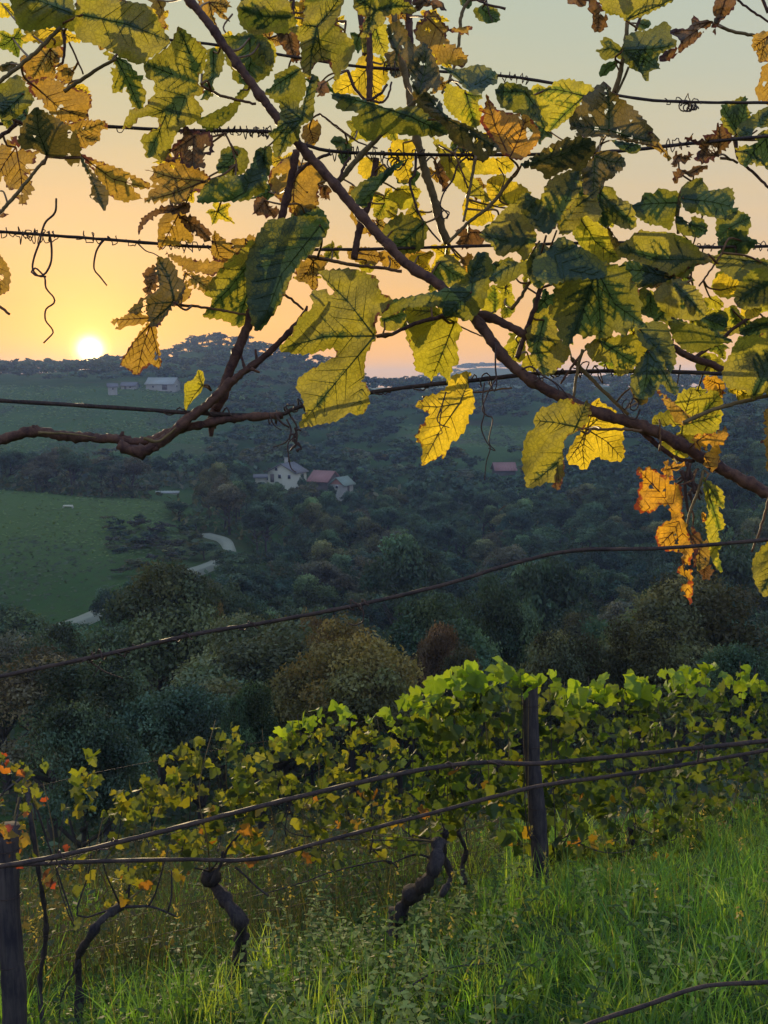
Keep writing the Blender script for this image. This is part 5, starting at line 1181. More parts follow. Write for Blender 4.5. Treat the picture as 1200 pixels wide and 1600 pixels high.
L(e0, [(1095, 40), (1200, 10), (1222, 100), (1140, 132), (1095, 90)], 'G', 1.40, (1190, 40)); L(e0, [(720, 0), (830, -20), (810, 30), (770, 62), (720, 40)], 'Y', 1.5, (760, 0))
L(e0, [(480, 30), (520, 20), (560, 60), (500, 80)], 'Yg', 1.5, (510, 40)); L(e0, [(950, 10), (1010, -10), (1020, 60), (985, 90), (960, 50)], 'O', 1.44, (970, 20), ragged=.4)
L(e0, [(420, -30), (530, -40), (600, 10), (540, 40), (450, 20)], 'YB', 1.5, (500, -10), ragged=.3); L(e0, [(570, -20), (680, -20), (670, 60), (600, 50)], 'YB', 1.5, (620, 0), ragged=.2)
L(e0, [(640, 260), (690, 235), (760, 230), (745, 300), (700, 340), (660, 320)], 'GY', 1.38, (690, 250))
# --- right centre
L(f0, [(188, 90), (250, 50), (300, 20), (420, 30), (535, 60), (560, 110), (592, 150), (595, 195), (612, 230), (600, 275), (625, 332), (580, 335), (552, 345), (520, 382), (490, 350), (462, 372), (420, 412), (400, 385), (380, 370), (345, 385), (300, 365), (270, 422), (235, 395), (218, 380), (210, 320), (188, 280), (198, 180)], 'G', 1.25, (395, 60), teeth=1.5)
L(f0, [(338, 420), (400, 390), (480, 378), (560, 370), (610, 400), (652, 462), (612, 450), (620, 490), (622, 532), (585, 515), (560, 540), (510, 562), (480, 540), (468, 500), (380, 492), (348, 440)], 'GY', 1.29, (410, 395))
L(f0, [(570, 340), (650, 308), (722, 320), (752, 400), (770, 480), (742, 545), (705, 480), (650, 452), (600, 400)], 'G', 1.33, (600, 345))
L(f0, [(85, 290), (150, 250), (200, 238), (222, 380), (270, 432), (262, 480), (202, 542), (150, 562), (110, 500), (78, 440), (68, 370)], 'GY', 1.34, (150, 300))
L(f0, [(590, 512), (620, 458), (680, 420), (722, 450), (732, 540), (782, 622), (762, 652), (720, 620), (700, 600), (660, 652), (608, 672), (568, 640), (558, 570)], 'G', 1.30, (640, 450))
L(f0, [(98, 770), (130, 720), (180, 700), (260, 668), (322, 700), (352, 680), (372, 722), (342, 802), (290, 830), (248, 860), (238, 950), (242, 1030), (210, 1062), (170, 1060), (110, 1080), (73, 1087), (58, 1030), (48, 950), (58, 870), (75, 830), (110, 800)], 'GY', 1.24, (300, 800), tilt=np.array([-.2, .1]))
L(f0, [(210, 980), (245, 960), (240, 1040), (225, 1090), (200, 1095), (195, 1050)], 'B', 1.26, (235, 970), ragged=.3, pet=False)
L(f0, [(368, 690), (410, 668), (422, 690), (482, 722), (490, 750), (522, 790), (520, 870), (522, 952), (460, 962), (410, 945), (380, 950), (340, 1002), (300, 980), (260, 965), (270, 900), (320, 830), (348, 760)], 'Y', 1.36, (350, 812), tilt=np.array([.1, .1]))
L(f0, [(848, 618), (880, 655), (895, 650), (940, 628), (972, 650), (987, 682), (975, 720), (985, 745), (970, 800), (940, 852), (880, 872), (820, 942), (760, 962), (740, 920), (693, 880), (760, 850), (790, 800), (700, 792), (655, 780), (680, 740), (740, 720), (790, 640)], 'Yg', 1.40, (800, 790))
L(f0, [(1048, 400), (1110, 373), (1160, 368), (1260, 360), (1270, 640), (1200, 650), (1180, 642), (1130, 672), (1090, 630), (1030, 622), (1000, 600), (985, 565), (1000, 500), (1028, 450)], 'GY', 1.27, (1138, 650), tilt=np.array([.1, .2]))
L(f0, [(1035, 600), (1090, 612), (1130, 655), (1090, 680), (1060, 692), (1050, 650), (1020, 640)], 'Y', 1.33, (1060, 620))
L(f0, [(1048, 150), (1110, 78), (1160, 55), (1260, 60), (1260, 262), (1170, 240), (1090, 252), (1045, 220)], 'GY', 1.36, (1230, 120))
L(f0, [(960, 93), (1010, 73), (1060, 98), (1097, 130), (1060, 162), (1010, 192), (960, 182), (943, 130)], 'Y', 1.46, (980, 160))
L(f0, [(1073, 240), (1100, 248), (1150, 238), (1172, 255), (1140, 288), (1100, 292), (1075, 270)], 'Y', 1.44, (1090, 250))
L(f0, [(665, 200), (680, 150), (760, 108), (850, 140), (902, 210), (902, 282), (850, 302), (760, 290), (700, 250)], 'GY', 1.34, (760, 130))
L(f0, [(715, 270), (760, 290), (850, 320), (960, 360), (1035, 402), (980, 412), (900, 442), (830, 452), (760, 392), (738, 330)], 'G', 1.32, (750, 290), fold=.4)
L(f0, [(590, 30), (680, 18), (742, 60), (722, 120), (660, 142), (600, 122)], 'Yg', 1.48, (610, 40))
L(f0, [(895, 572), (930, 560), (992, 590), (990, 650), (960, 690), (940, 640), (905, 620)], 'O', 1.42, (970, 600), ragged=.3)
L(f0, [(668, 613), (700, 640), (750, 680), (842, 762), (800, 792), (760, 772), (748, 742), (700, 670)], 'YB', 1.30, (835, 765), fold=.7)
L(f0, [(848, 840), (920, 830), (960, 830), (1002, 798), (1010, 850), (975, 900), (972, 962), (940, 1012), (900, 962), (908, 900), (860, 900)], 'O', 1.29, (865, 870), ragged=.4)
L(f0, [(600, -30), (720, -60), (850, 0), (852, 60), (800, 105), (740, 60), (690, 20), (620, 30)], 'G', 1.44, (690, -10))
L(f0, [(870, 285), (1000, 262), (1005, 330), (950, 362), (870, 330)], 'G', 1.42, (900, 290)); L(f0, [(895, 200), (960, 188), (992, 240), (920, 245)], 'Yg', 1.5, (930, 200))
L(f0, [(40, 530), (60, 468), (112, 480), (112, 540)], 'Yg', 1.52, (80, 480)); L(f0, [(-20, 395), (20, 360), (60, 400), (50, 470), (-10, 490)], 'Yg', 1.52, (30, 400))
L(f0, [(860, 490), (900, 450), (980, 480), (1000, 540), (940, 560), (870, 545)], 'Yg', 1.54, (900, 470)); L(f0, [(990, 250), (1040, 235), (1090, 300), (1060, 330), (1000, 320)], 'Yg', 1.5, (1030, 250))
L(f0, [(1060, 350), (1160, 290), (1260, 300), (1260, 380), (1100, 380)], 'G', 1.45, (1200, 320)); L(f0, [(660, 180), (620, 150), (590, 170), (600, 260), (660, 290), (700, 250)], 'G', 1.42, (650, 190))
L(f0, [(560, 560), (600, 640), (640, 670), (600, 700), (560, 640)], 'D', 1.34, (590, 600)); L(f0, [(700, 100), (730, 60), (790, 60), (800, 110), (740, 130)], 'Y', 1.5, (750, 80), ragged=.2)
leaf(vineR, [(1120, 425), (1150, 420), (1160, 440), (1150, 462), (1130, 465), (1112, 450)], (1140, 430), 'Yg', 1.5)
leaf(vineR, [(1100, 400), (1140, 398), (1200, 405), (1250, 400), (1250, 440), (1180, 430), (1160, 440), (1130, 425)], (1190, 410), 'G', 1.42)
leaf(vineR, [(1118, 345), (1150, 330), (1172, 340), (1168, 365), (1150, 385), (1122, 372)], (1150, 350), 'G', 1.5, pet=False)
leaf(vineR, [(1000, 395), (1040, 392), (1070, 405), (1060, 440), (1020, 450), (992, 430)], (1030, 400), 'YB', 1.44)
# hanging orange leaf under the right cane and its neighbours
g0 = (940, 680); G_ = 1200 / 260.
L(g0, [(245, 290), (262, 245), (330, 235), (390, 250), (430, 285), (500, 300), (560, 370), (585, 430), (580, 560), (600, 640), (640, 760), (655, 840), (640, 950), (660, 1060), (655, 1150), (640, 1225), (615, 1170), (570, 1130), (590, 1080), (625, 1050), (610, 1030), (575, 1000), (540, 990), (580, 920), (580, 850), (480, 835), (410, 810), (398, 760), (392, 700), (440, 640), (510, 600), (495, 560), (460, 510), (420, 505), (370, 555), (320, 558), (235, 535), (230, 515), (260, 460), (270, 380), (290, 300)], 'O', 1.25, (590, 560), s=G_, ragged=.25, teeth=.7, fold=.1, step=3.8)
L(g0, [(420, 260), (450, 215), (480, 160), (510, 200), (590, 200), (612, 215), (560, 250), (520, 260), (500, 310)], 'O', 1.28, (510, 240), s=G_, ragged=.6)
L(g0, [(735, 300), (800, 350), (870, 400), (885, 520), (840, 520), (880, 610), (885, 670), (840, 690), (862, 800), (840, 830), (852, 900), (870, 990), (830, 960), (790, 880), (770, 760), (750, 640), (770, 560), (740, 420)], 'Yg', 1.27, (745, 330), s=G_, fold=.4)
L(g0, [(715, 560), (745, 560), (755, 620), (730, 625)], 'O', 1.26, (730, 565), s=G_, pet=False)
L(g0, [(690, 760), (780, 770), (785, 860), (760, 940), (700, 980), (680, 900), (690, 840)], 'YB', 1.30, (710, 770), s=G_, ragged=.4)
L(g0, [(640, 640), (700, 700), (720, 760), (690, 860), (670, 960), (655, 820)], 'B', 1.28, (660, 650), s=G_, ragged=.4)
L(g0, [(430, 20), (500, 10), (660, 0), (660, 60), (640, 130), (590, 170), (530, 170), (470, 110)], 'Yg', 1.39, (600, 20), s=G_)
L(g0, [(700, 900), (790, 940), (800, 1010), (740, 1040), (690, 980)], 'B', 1.29, (740, 920), s=G_, ragged=.6)
leaf(vineR, [(1178, 870), (1200, 848), (1235, 850), (1240, 915), (1205, 930), (1190, 928), (1178, 905), (1175, 885)], (1215, 855), 'GY', 1.22, pet=(1203, 775))
leaf(vineR, [(1192, 640), (1215, 645), (1220, 720), (1198, 735), (1196, 700), (1188, 690), (1196, 670)], (1210, 650), 'YB', 1.22, ragged=.5)
# small leaves that fill the thick of the canopy behind
def stock(n):
    ang = np.array([0, 25, 48, 75, 100, 128, 152, 172, 188, 208, 232, 260, 285, 312, 335]) * math.pi / 180
    rr = np.array([1.0, .62, .55, .86, .50, .62, .45, .12, .12, .45, .62, .50, .86, .55, .62])
    return ang, rr
fill = [(250, 30, 34), (300, 90, 26), (420, 60, 40), (480, 15, 36), (520, 30, 34), (620, 15, 40), (668, 30, 34), (690, 85, 30), (600, 100, 34), (440, 250, 34), (420, 300, 30), (480, 300, 32), (500, 130, 30),
        (560, 300, 30), (600, 310, 36), (630, 350, 38), (590, 350, 30), (650, 330, 26), (560, 200, 28), (610, 200, 34), (640, 270, 30), (480, 430, 26), (520, 390, 28), (740, 170, 34), (760, 210, 30), (720, 220, 32),
        (700, 400, 38), (740, 420, 34), (780, 360, 40), (760, 330, 32), (820, 330, 42), (830, 420, 40), (790, 450, 32), (850, 470, 36), (880, 430, 44), (930, 400, 44), (960, 440, 40), (1000, 470, 44), (1040, 480, 40),
        (1080, 470, 36), (1060, 430, 34), (1100, 500, 36), (1150, 500, 40), (1190, 470, 34), (990, 520, 40), (1020, 560, 36), (960, 560, 32), (900, 300, 38), (940, 330, 34), (870, 240, 30), (900, 240, 32), (850, 200, 30),
        (1170, 440, 30), (1120, 540, 30), (1180, 530, 34), (1010, 610, 24), (340, 330, 30), (300, 300, 30), (270, 250, 34), (250, 150, 40), (160, 60, 34), (60, 120, 30), (40, 180, 30), (20, 60, 36), (130, 20, 44), (200, 50, 34),
        (360, 60, 34), (700, 480, 30), (660, 420, 24), (810, 530, 24), (870, 530, 30), (1150, 600, 22), (1090, 610, 20), (690, 130, 26), (500, 70, 32), (450, 120, 26), (680, 270, 24), (740, 290, 26)]
for px, py, r in fill:
    ang, rr = stock(0); a0_ = rng.normal(math.pi / 2, 1.0); sq = rng.uniform(.5, 1.0); sa = rng.uniform(0, math.pi)
    q = np.stack([np.cos(ang + a0_) * rr, np.sin(ang + a0_) * rr], 1) * r * (1 + rng.normal(0, .08, (15, 1)))
    e1 = np.array([math.cos(sa), math.sin(sa)]); q = q - np.outer(q @ e1, e1) * (1 - sq)
    kd = ['Yg', 'Y', 'YB', 'GY', 'G', 'YB', 'Y'][rng.integers(7)] if px < 780 else ['G', 'GY', 'Yg', 'GY', 'Yg', 'YB'][rng.integers(6)]
    leaf(vineL if px < 430 else (vineT if py < 130 and px > 700 else vineR), q + [px, py], (px, py), kd, rng.uniform(1.52, 1.70), wave=1.3)
print('leaves', LEAFN)

# ---------------------------------------------------------------- the lower vine row
def rowY(px): return 5.5 / (1 - (px - 600) / 1513)
TOPX = [-60, 0, 60, 110, 140, 175, 215, 235, 275, 300, 345, 380, 430, 470, 540, 590, 640, 690, 730, 800, 860, 900, 960, 1010, 1060, 1120, 1260]
TOPY = [1200, 1185, 1165, 1230, 1172, 1235, 1225, 1205, 1158, 1160, 1112, 1150, 1150, 1112, 1098, 1108, 1088, 1062, 1045, 1040, 1058, 1068, 1062, 1052, 1045, 1042, 1030]
BOTX = [-60, 60, 100, 160, 250, 340, 450, 520, 600, 680, 760, 820, 900, 1000, 1080, 1150, 1260]
BOTY = [1330, 1350, 1500, 1420, 1385, 1360, 1340, 1350, 1345, 1330, 1310, 1330, 1345, 1350, 1345, 1335, 1315]
ANG = np.array([0, 14, 25, 36, 48, 62, 75, 88, 100, 114, 128, 142, 155, 168, 192, 205, 218, 232, 246, 260, 272, 285, 298, 312, 324, 335, 346]) * math.pi / 180
RAD = np.array([1.0, .88, .80, .74, .72, .80, .90, .82, .68, .72, .74, .66, .56, .26, .26, .56, .66, .74, .72, .68, .82, .90, .80, .72, .74, .80, .88])
def row_leaf(seed):
    r = np.random.default_rng(seed); n = len(ANG)
    rr = RAD * (1 + r.normal(0, .06, n)) * (1 + .07 * (np.arange(n) % 2))
    sh = np.array([1, .92])
    ring_ = np.stack([np.sin(ANG) * rr, np.cos(ANG) * rr], 1) * sh
    mid = ring_ * .5
    q = np.vstack([[[0, 0]], mid, ring_]); cup = r.uniform(-.6, .6); fold = r.uniform(-.2, .9); droop = r.uniform(-.1, .9); ph = r.uniform(0, 6)
    rad = np.linalg.norm(q, axis=1); th = np.arctan2(q[:, 0], q[:, 1])
    z = cup * rad ** 2 * .5 + fold * np.abs(q[:, 0]) - droop * np.maximum(q[:, 1], 0) ** 2 * .6 + .10 * rad * np.sin(th * 4 + ph)
    V = np.column_stack([q, z]); i = np.arange(n); j = (i + 1) % n
    T = np.column_stack([np.zeros(n, int), 1 + i, 1 + j]); Q = np.column_stack([1 + i, 1 + n + i, 1 + n + j, 1 + j])
    return V, Q, T
RL = [row_leaf(50 + k) for k in range(12)]
RLM = [raw_mesh('leaf', V, [Q, T], M_ROWLEAF, True, np.ones((len(V), 3))) for V, Q, T in RL]
def basis(k, up=.35, side=.4):
    n = rng.normal(size=(k, 3)) * [1, 1, .8] + [side * -.3, side * .6, up]; n /= np.linalg.norm(n, axis=1)[:, None]
    t = rng.normal(size=(k, 3)) * .6 + [0, 0, -1]; t -= n * (t * n).sum(1)[:, None]; t /= np.linalg.norm(t, axis=1)[:, None]
    x = np.cross(t, n); return np.stack([x, t, n], 2)      # columns
def leaf_colour(px, f, r):
    """f: 0 at the top of the row .. 1 at the bottom; r random"""
    if px < 112 and r < .40:
        return np.array([(.22, .045, .035), (.14, .035, .04), (.28, .10, .03), (.09, .04, .04), (.06, .06, .04)][rng.integers(5)])
    if px < 330: base = [(.13, .15, .03), (.17, .17, .035), (.09, .12, .03), (.09, .11, .04), (.07, .09, .035)]
    elif px < 620: base = [(.10, .13, .03), (.06, .09, .035), (.14, .16, .03), (.17, .18, .04), (.06, .085, .035)]
    else: base = [(.065, .11, .03), (.05, .085, .035), (.09, .14, .03), (.05, .08, .035), (.11, .14, .03)]
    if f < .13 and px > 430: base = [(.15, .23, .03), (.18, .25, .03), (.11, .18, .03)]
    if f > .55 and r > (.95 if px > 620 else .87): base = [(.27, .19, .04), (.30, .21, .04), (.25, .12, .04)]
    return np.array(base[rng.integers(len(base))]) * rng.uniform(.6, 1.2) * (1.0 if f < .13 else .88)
VINES = [  # trunk as photo pixels, thickness px, label, reach of the crown in px
    ([(70, 1620), (62, 1540), (72, 1450), (60, 1360), (48, 1280), (40, 1210)], 9, 'red leaved vine wrapped round the left post', (-60, 112)),
    ([(118, 1640), (124, 1560), (122, 1500), (138, 1468), (160, 1436), (188, 1416)], 16, 'vine with a low arching arm and yellow leaves beside the left post', (112, 270)),
    ([(362, 1610), (368, 1540), (375, 1490), (377, 1448), (364, 1422), (345, 1396), (330, 1380), (328, 1362)], 27, 'knobbly vine with a broken head, second from the left post', (270, 460)),
    ([(606, 1480), (618, 1440), (640, 1402), (668, 1376), (682, 1345), (684, 1315)], 31, 'vine whose thick trunk leans far to the right over the grass', (460, 650)),
    ([(690, 1400), (704, 1370), (694, 1335), (696, 1300)], 11, 'slim vine directly behind the leaning trunk', (650, 712)),
    ([(727, 1380), (722, 1355), (728, 1330), (716, 1300)], 9, 'thin wavy vine between the leaning trunk and the wooden post', (712, 800)),
    ([(902, 1430), (880, 1390), (862, 1350), (866, 1320)], 9, 'thin forked vine just right of the wooden post', (800, 925)),
    ([(992, 1410), (988, 1370), (984, 1330), (988, 1290)], 15, 'upright vine in the tall grass right of the forked vine', (925, 1065)),
    ([(1145, 1390), (1142, 1350), (1146, 1310), (1140, 1280)], 15, 'last upright vine before the right edge', (1065, 1270))]
GRP = 'vines of the lower row'
def rp3(px, py, off=0.0):
    return np.array(PY(px, py, rowY(px) + off))
for pts, th, lab, (x0, x1) in VINES:
    px0 = pts[0][0]; Yb = rowY(px0)
    base = rp3(*pts[0]); base[2] = max(base[2], gz(base[0], base[1]) - .25)
    v = empty('grapevine', base, lab, 'grapevine', GRP)
    q = np.array([PY(a, b_, Yb + .12 * math.sin(k * 1.3)) for k, (a, b_) in enumerate(pts)]) ; q[0] = base
    q = spline(q, .03); L_ = len(q); w = np.linspace(th / 2, th * .33, L_) / 1500 * Yb
    w = w * (1 + .18 * np.sin(np.arange(L_) * 1.1) + .14 * rng.normal(size=L_)); w[-3:] *= 1.25
    m_ = MB(); m_.tube(q - base, w, 10, .10); m_.build('trunk', M_TRUNK, v)
    head = q[-1]
    # arms along the wire and upright shoots
    wpx = x1 - x0; ns = max(4, int(wpx / 24))
    for k in range(ns):
        ax_ = x0 + (k + .5) * wpx / ns + rng.normal() * 8; ty = np.interp(ax_, TOPX, TOPY) + rng.uniform(-12, 40); by = np.interp(ax_, BOTX, BOTY) - rng.uniform(0, 50)
        if ax_ < 300: ty += 30
        p0 = head if rng.random() < .6 else rp3(ax_ + rng.normal() * 20, by); o1 = rng.normal() * .1
        c_ = spline(np.array([p0, rp3(ax_ + rng.normal() * 12, by - 20, o1), rp3(ax_ + rng.normal() * 10, (ty + by) / 2, o1), rp3(ax_ + rng.normal() * 8, ty, o1 + rng.normal() * .1)]), .06)
        m_ = MB(); m_.tube(c_ - base, np.linspace(.0048, .0018, len(c_)), 5, .1); m_.build('cane', M_SHOOT if k % 2 else M_TRUNK, v)
    # leaves: the nearest and largest as objects, the rest as one mass
    area = sum(max(0, np.interp(x, BOTX, BOTY) - np.interp(x, TOPX, TOPY)) for x in range(int(x0), int(x1))) 
    dens = 1 / 112. if x0 > 600 else (1 / 112. if x0 > 250 else 1 / 135.)
    if x0 < 0: dens = 1 / 300.
    n = int(area * dens); P_, C_, S_ = [], [], []
    while len(P_) < n:
        ax_ = rng.uniform(x0, x1); f = rng.uniform(0, 1) ** .9; ty = np.interp(ax_, TOPX, TOPY); by = np.interp(ax_, BOTX, BOTY)
        if 250 < x0 < 800 and f > .8 and rng.random() < .5: continue
        cl = noise.noise(Vector((ax_ * .022, f * 5, 4.2)))
        if x1 <= 460 and cl < .03 and rng.random() < .86: continue
        if x0 < 650 and cl < -.25 and rng.random() < .6: continue
        ty += 22 * noise.noise(Vector((ax_ * .035, 2.2, 9.1))) + 9 * noise.noise(Vector((ax_ * .12, 5.2, 1.1)))
        py = ty + f * (by - ty) + (rng.uniform(-5, 5))
        o1 = float(np.clip(rng.normal() * .20, -.42, .5)) * (.5 + .5 * min(1, f * 3))
        if ax_ < 60: o1 = -.12 - abs(o1)
        if 806 < ax_ < 872 and py > 1085: o1 = abs(o1) * .6 + .16
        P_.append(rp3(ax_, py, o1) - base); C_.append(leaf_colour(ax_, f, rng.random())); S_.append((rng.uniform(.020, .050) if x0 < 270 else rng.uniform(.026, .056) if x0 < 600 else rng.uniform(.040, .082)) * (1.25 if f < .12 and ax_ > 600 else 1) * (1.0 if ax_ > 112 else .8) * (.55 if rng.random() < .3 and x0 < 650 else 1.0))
    P_, C_, S_ = np.array(P_), np.array(C_), np.array(S_); B_ = basis(n); pick = rng.integers(0, 12, n)
    score = S_ / (P_[:, 1] + base[1]) * 10 - P_[:, 1] * .12 + (C_.sum(1) > .45) * .1; order = np.argsort(-score); nobj = min(n, 130)
    for i in order[:nobj]:
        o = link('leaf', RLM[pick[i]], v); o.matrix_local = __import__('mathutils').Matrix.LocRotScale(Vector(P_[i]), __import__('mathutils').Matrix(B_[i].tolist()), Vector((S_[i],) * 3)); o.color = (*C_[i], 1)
    Vs, Qs, Ts_, Tn = [], [], [], []; off = 0
    for i in order[nobj:]:
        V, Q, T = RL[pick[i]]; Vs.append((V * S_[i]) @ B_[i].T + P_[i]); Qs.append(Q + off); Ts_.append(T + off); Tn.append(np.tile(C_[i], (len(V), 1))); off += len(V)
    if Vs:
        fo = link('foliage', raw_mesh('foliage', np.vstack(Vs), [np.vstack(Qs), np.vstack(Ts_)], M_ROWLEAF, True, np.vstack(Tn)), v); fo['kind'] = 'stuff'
    VR = v
    if lab.startswith('vine with a low'):
        for pts2, r2 in [([(186, 1416), (200, 1417), (232, 1416), (258, 1424), (276, 1432)], .008), ([(232, 1416), (242, 1398), (252, 1365), (262, 1330)], .005), ([(262, 1424), (268, 1400), (268, 1360)], .005), ([(198, 1416), (202, 1390), (200, 1350)], .005), ([(124, 1500), (110, 1530), (96, 1560), (92, 1600)], .006)]:
            c_ = spline(np.array([PY(a, b_, Yb) for a, b_ in pts2]), .03) - base
            m_ = MB(); m_.tube(c_, np.linspace(r2, r2 * .5, len(c_)), 6, .1); m_.build('arm', M_TRUNK, v)
    if lab.startswith('knobbly'):
        for pts2, r2 in [([(330, 1380), (336, 1365), (345, 1350), (348, 1330)], .010), ([(378, 1450), (384, 1440), (386, 1436)], .022), ([(368, 1355), (385, 1370), (400, 1385), (420, 1400)], .006), ([(350, 1345), (356, 1325), (372, 1305)], .006)]:
            c_ = spline(np.array([PY(a, b_, Yb) for a, b_ in pts2]), .02) - base
            m_ = MB(); m_.tube(c_, np.linspace(r2, r2 * .7, len(c_)), 7, .12); m_.build('arm', M_TRUNK, v)
    if lab.startswith('vine whose'):
        for pts2, r2 in [([(610, 1350), (585, 1330), (570, 1312), (560, 1290)], .006), ([(622, 1356), (600, 1345), (520, 1362), (470, 1380), (400, 1400)], .005), ([(682, 1345), (650, 1335), (610, 1350)], .008)]:
            c_ = spline(np.array([PY(a, b_, Yb) for a, b_ in pts2]), .03) - base
            m_ = MB(); m_.tube(c_, np.linspace(r2, r2 * .5, len(c_)), 6, .1); m_.build('arm', M_TRUNK, v)
    if lab.startswith('thin forked'):
        for pts2, r2 in [([(862, 1350), (880, 1335), (896, 1322)], .007), ([(866, 1340), (886, 1310), (890, 1295)], .006), ([(905, 1318), (935, 1330), (968, 1332), (1010, 1318)], .005), ([(896, 1322), (915, 1312), (925, 1306)], .006)]:
            c_ = spline(np.array([PY(a, b_, Yb) for a, b_ in pts2]), .03) - base
            m_ = MB(); m_.tube(c_, np.linspace(r2, r2 * .6, len(c_)), 6, .1); m_.build('arm', M_TRUNK, v)

# posts of the row
def post(px_t, py_t, px_b, py_b, Y, r, label):
    a, b_ = np.array(PY(px_b, py_b, Y)), np.array(PY(px_t, py_t, Y)); a[2] = gz(a[0], a[1]) - .12
    t = empty('vine_post', a, label, 'post', 'wooden posts of the lower row')
    q = spline(np.array([a, a * .66 + b_ * .34 + [.012, 0, 0], a * .33 + b_ * .67 - [.01, 0, 0], b_]), .06) - a; n = len(q)
    m_ = MB(); m_.tube(q, r * (1.05 - .16 * np.linspace(0, 1, n)) * (1 + .02 * rng.normal(size=n)), 18, .025); m_.build('shaft', M_GREY, t)
    for k, f in enumerate((.45, .72, .9)):
        c_ = a + (b_ - a) * f - a; th_ = np.linspace(0, 6.28, 14); c2 = np.stack([np.cos(th_) * r * 1.03, np.sin(th_) * r * 1.03, th_ * .004], 1) + c_
        m_ = MB(); m_.tube(c2, .0022, 5); m_.build('wire_tie', M_WIRE, t)
post(828, 1068, 845, 1432, 6.50, .060, 'round weathered wooden post standing in the middle of the vine row')
post(14, 1290, 18, 1640, 3.95, .052, 'thick dark wooden post at the left edge half hidden by red leaves')
# thin wires of the row
for k, (z0, z1, lab) in enumerate([(1478, 1352, 'lowest thin wire strung near the grass along the lower row'), (1442, 1318, 'second thin wire from the grass along the lower row'),
                                   (1330, 1195, 'thin wire hidden among the leaves halfway up the lower row'), (1210, 1078, 'top thin wire under the leaf crest of the lower row')]):
    p = []
    for px in range(-60, 1300, 40):
        f = (px - 150) / 650; py = z0 + (z1 - z0) * f if px < 800 else z1 + (px - 800) * -.03
        if px < 150: py = z0 + (150 - px) * .22
        p.append(rp3(px, py + 3 * math.sin(px * .01 + k)))
    p = np.array(p); t = empty('trellis_wire', p[0], lab, 'wire', 'wires of the lower row'); m_ = MB(); m_.tube(p - p[0], .0016, 5); m_.build('strand', M_WIRE, t)

# ---------------------------------------------------------------- grass and weeds
def pxof(X, Y): return 600 + X / Y * 1513
def blades(n, X, Y, h, w, lean, col_, seg=4, curl=1.0, pale=.0):
    z = ground(X, Y) - .01; a = rng.uniform(0, 2 * np.pi, n); dirx = np.cos(a); diry = np.sin(a)
    fa = a + np.pi / 2 + rng.normal(0, .5, n); V = []
    for k in range(seg + 1):
        f = k / seg; out_ = lean * h * (f ** 2) * curl; zz = h * (f - .38 * np.minimum(1.2, lean) * f ** 2.4)
        cx_ = X + dirx * out_; cy_ = Y + diry * out_; wk = w * (1 - f) ** .6 * (0.6 + .4 * min(1, f * 4)) if k < seg else w * .03
        for sg in (-1, 1): V.append(np.stack([cx_ + np.cos(fa) * wk * sg, cy_ + np.sin(fa) * wk * sg, z + zz], 1))
    V = np.stack(V, 1); m_ = 2 * (seg + 1); F = []
    for k in range(seg): F.append([2 * k, 2 * k + 1, 2 * k + 3, 2 * k + 2])
    F = (np.arange(n)[:, None, None] * m_ + np.array(F)[None]).reshape(-1, 4)
    tint = np.repeat(col_[:, None, :], m_, 1).copy(); tint[:, -2:] *= (1 + pale)
    return V.reshape(-1, 3), F, tint.reshape(-1, 3)
def scatter(n, y0, y1, pw=1.0):
    Y = y0 + (y1 - y0) * rng.uniform(0, 1, n) ** pw; X = rng.uniform(-.46, .46, n) * Y + 0; return X, Y
GC = np.array([(.10, .22, .045), (.13, .26, .05), (.08, .18, .055), (.19, .28, .06)])
Vs, Fs, Ts_ = [], [], []; off = 0
def addg(V, F, t):
    global off
    Vs.append(V); Fs.append(F + off); Ts_.append(t); off += len(V)
n = 42000; X, Y = scatter(n, 3.5, 16, 1.3)
c_ = GC[rng.integers(0, 4, n)] * rng.uniform(.7, 1.3, n)[:, None]
addg(*blades(n, X, Y, rng.uniform(.05, .16, n), rng.uniform(.0018, .0035, n) * (1 + Y * .06), rng.uniform(.2, 1.1, n), c_, 3))
# tall tussocks, thick on the right and along the bottom
ncl = 620; X0, Y0 = scatter(ncl, 3.5, 9.6, .9); p_ = pxof(X0, Y0)
keep = (p_ > 700) | ((p_ > 380) & (Y0 < 4.9)) | ((p_ > 130) & (Y0 < 4.4)) | (rng.random(ncl) < .10)
keep &= ~((p_ > 560) & (p_ < 760) & (Y0 > 4.7) & (Y0 < 7)); X0, Y0 = X0[keep], Y0[keep]
per = 30; n = len(X0) * per
X = np.repeat(X0, per) + rng.normal(0, .06, n); Y = np.repeat(Y0, per) + rng.normal(0, .06, n); cb = np.repeat(GC[rng.integers(0, 4, len(X0))] * rng.uniform(.8, 1.3, len(X0))[:, None], per, 0)
addg(*blades(n, X, Y, np.repeat(rng.uniform(.16, .42, len(X0)), per) * rng.uniform(.5, 1.2, n), rng.uniform(.0022, .0058, n), rng.uniform(.1, 1.0, n), cb * rng.uniform(.8, 1.3, n)[:, None], 5, 1.0, .3))
# a few broad bladed clumps close to the camera
n = 260; X, Y = scatter(n, 3.6, 5.0); k_ = pxof(X, Y) > 420; X, Y = X[k_], Y[k_]; n = len(X)
addg(*blades(n, X, Y, rng.uniform(.2, .42, n), rng.uniform(.006, .011, n), rng.uniform(.2, .9, n), np.tile([(.07, .15, .035)], (n, 1)) * rng.uniform(.8, 1.2, n)[:, None], 6))
V = np.vstack(Vs); gr = link('grass', raw_mesh('grass', V, np.vstack(Fs), M_GRASS, True, np.vstack(Ts_))); tag(gr, 'lush green grass growing between and in front of the lower vines', 'grass', kind='stuff')
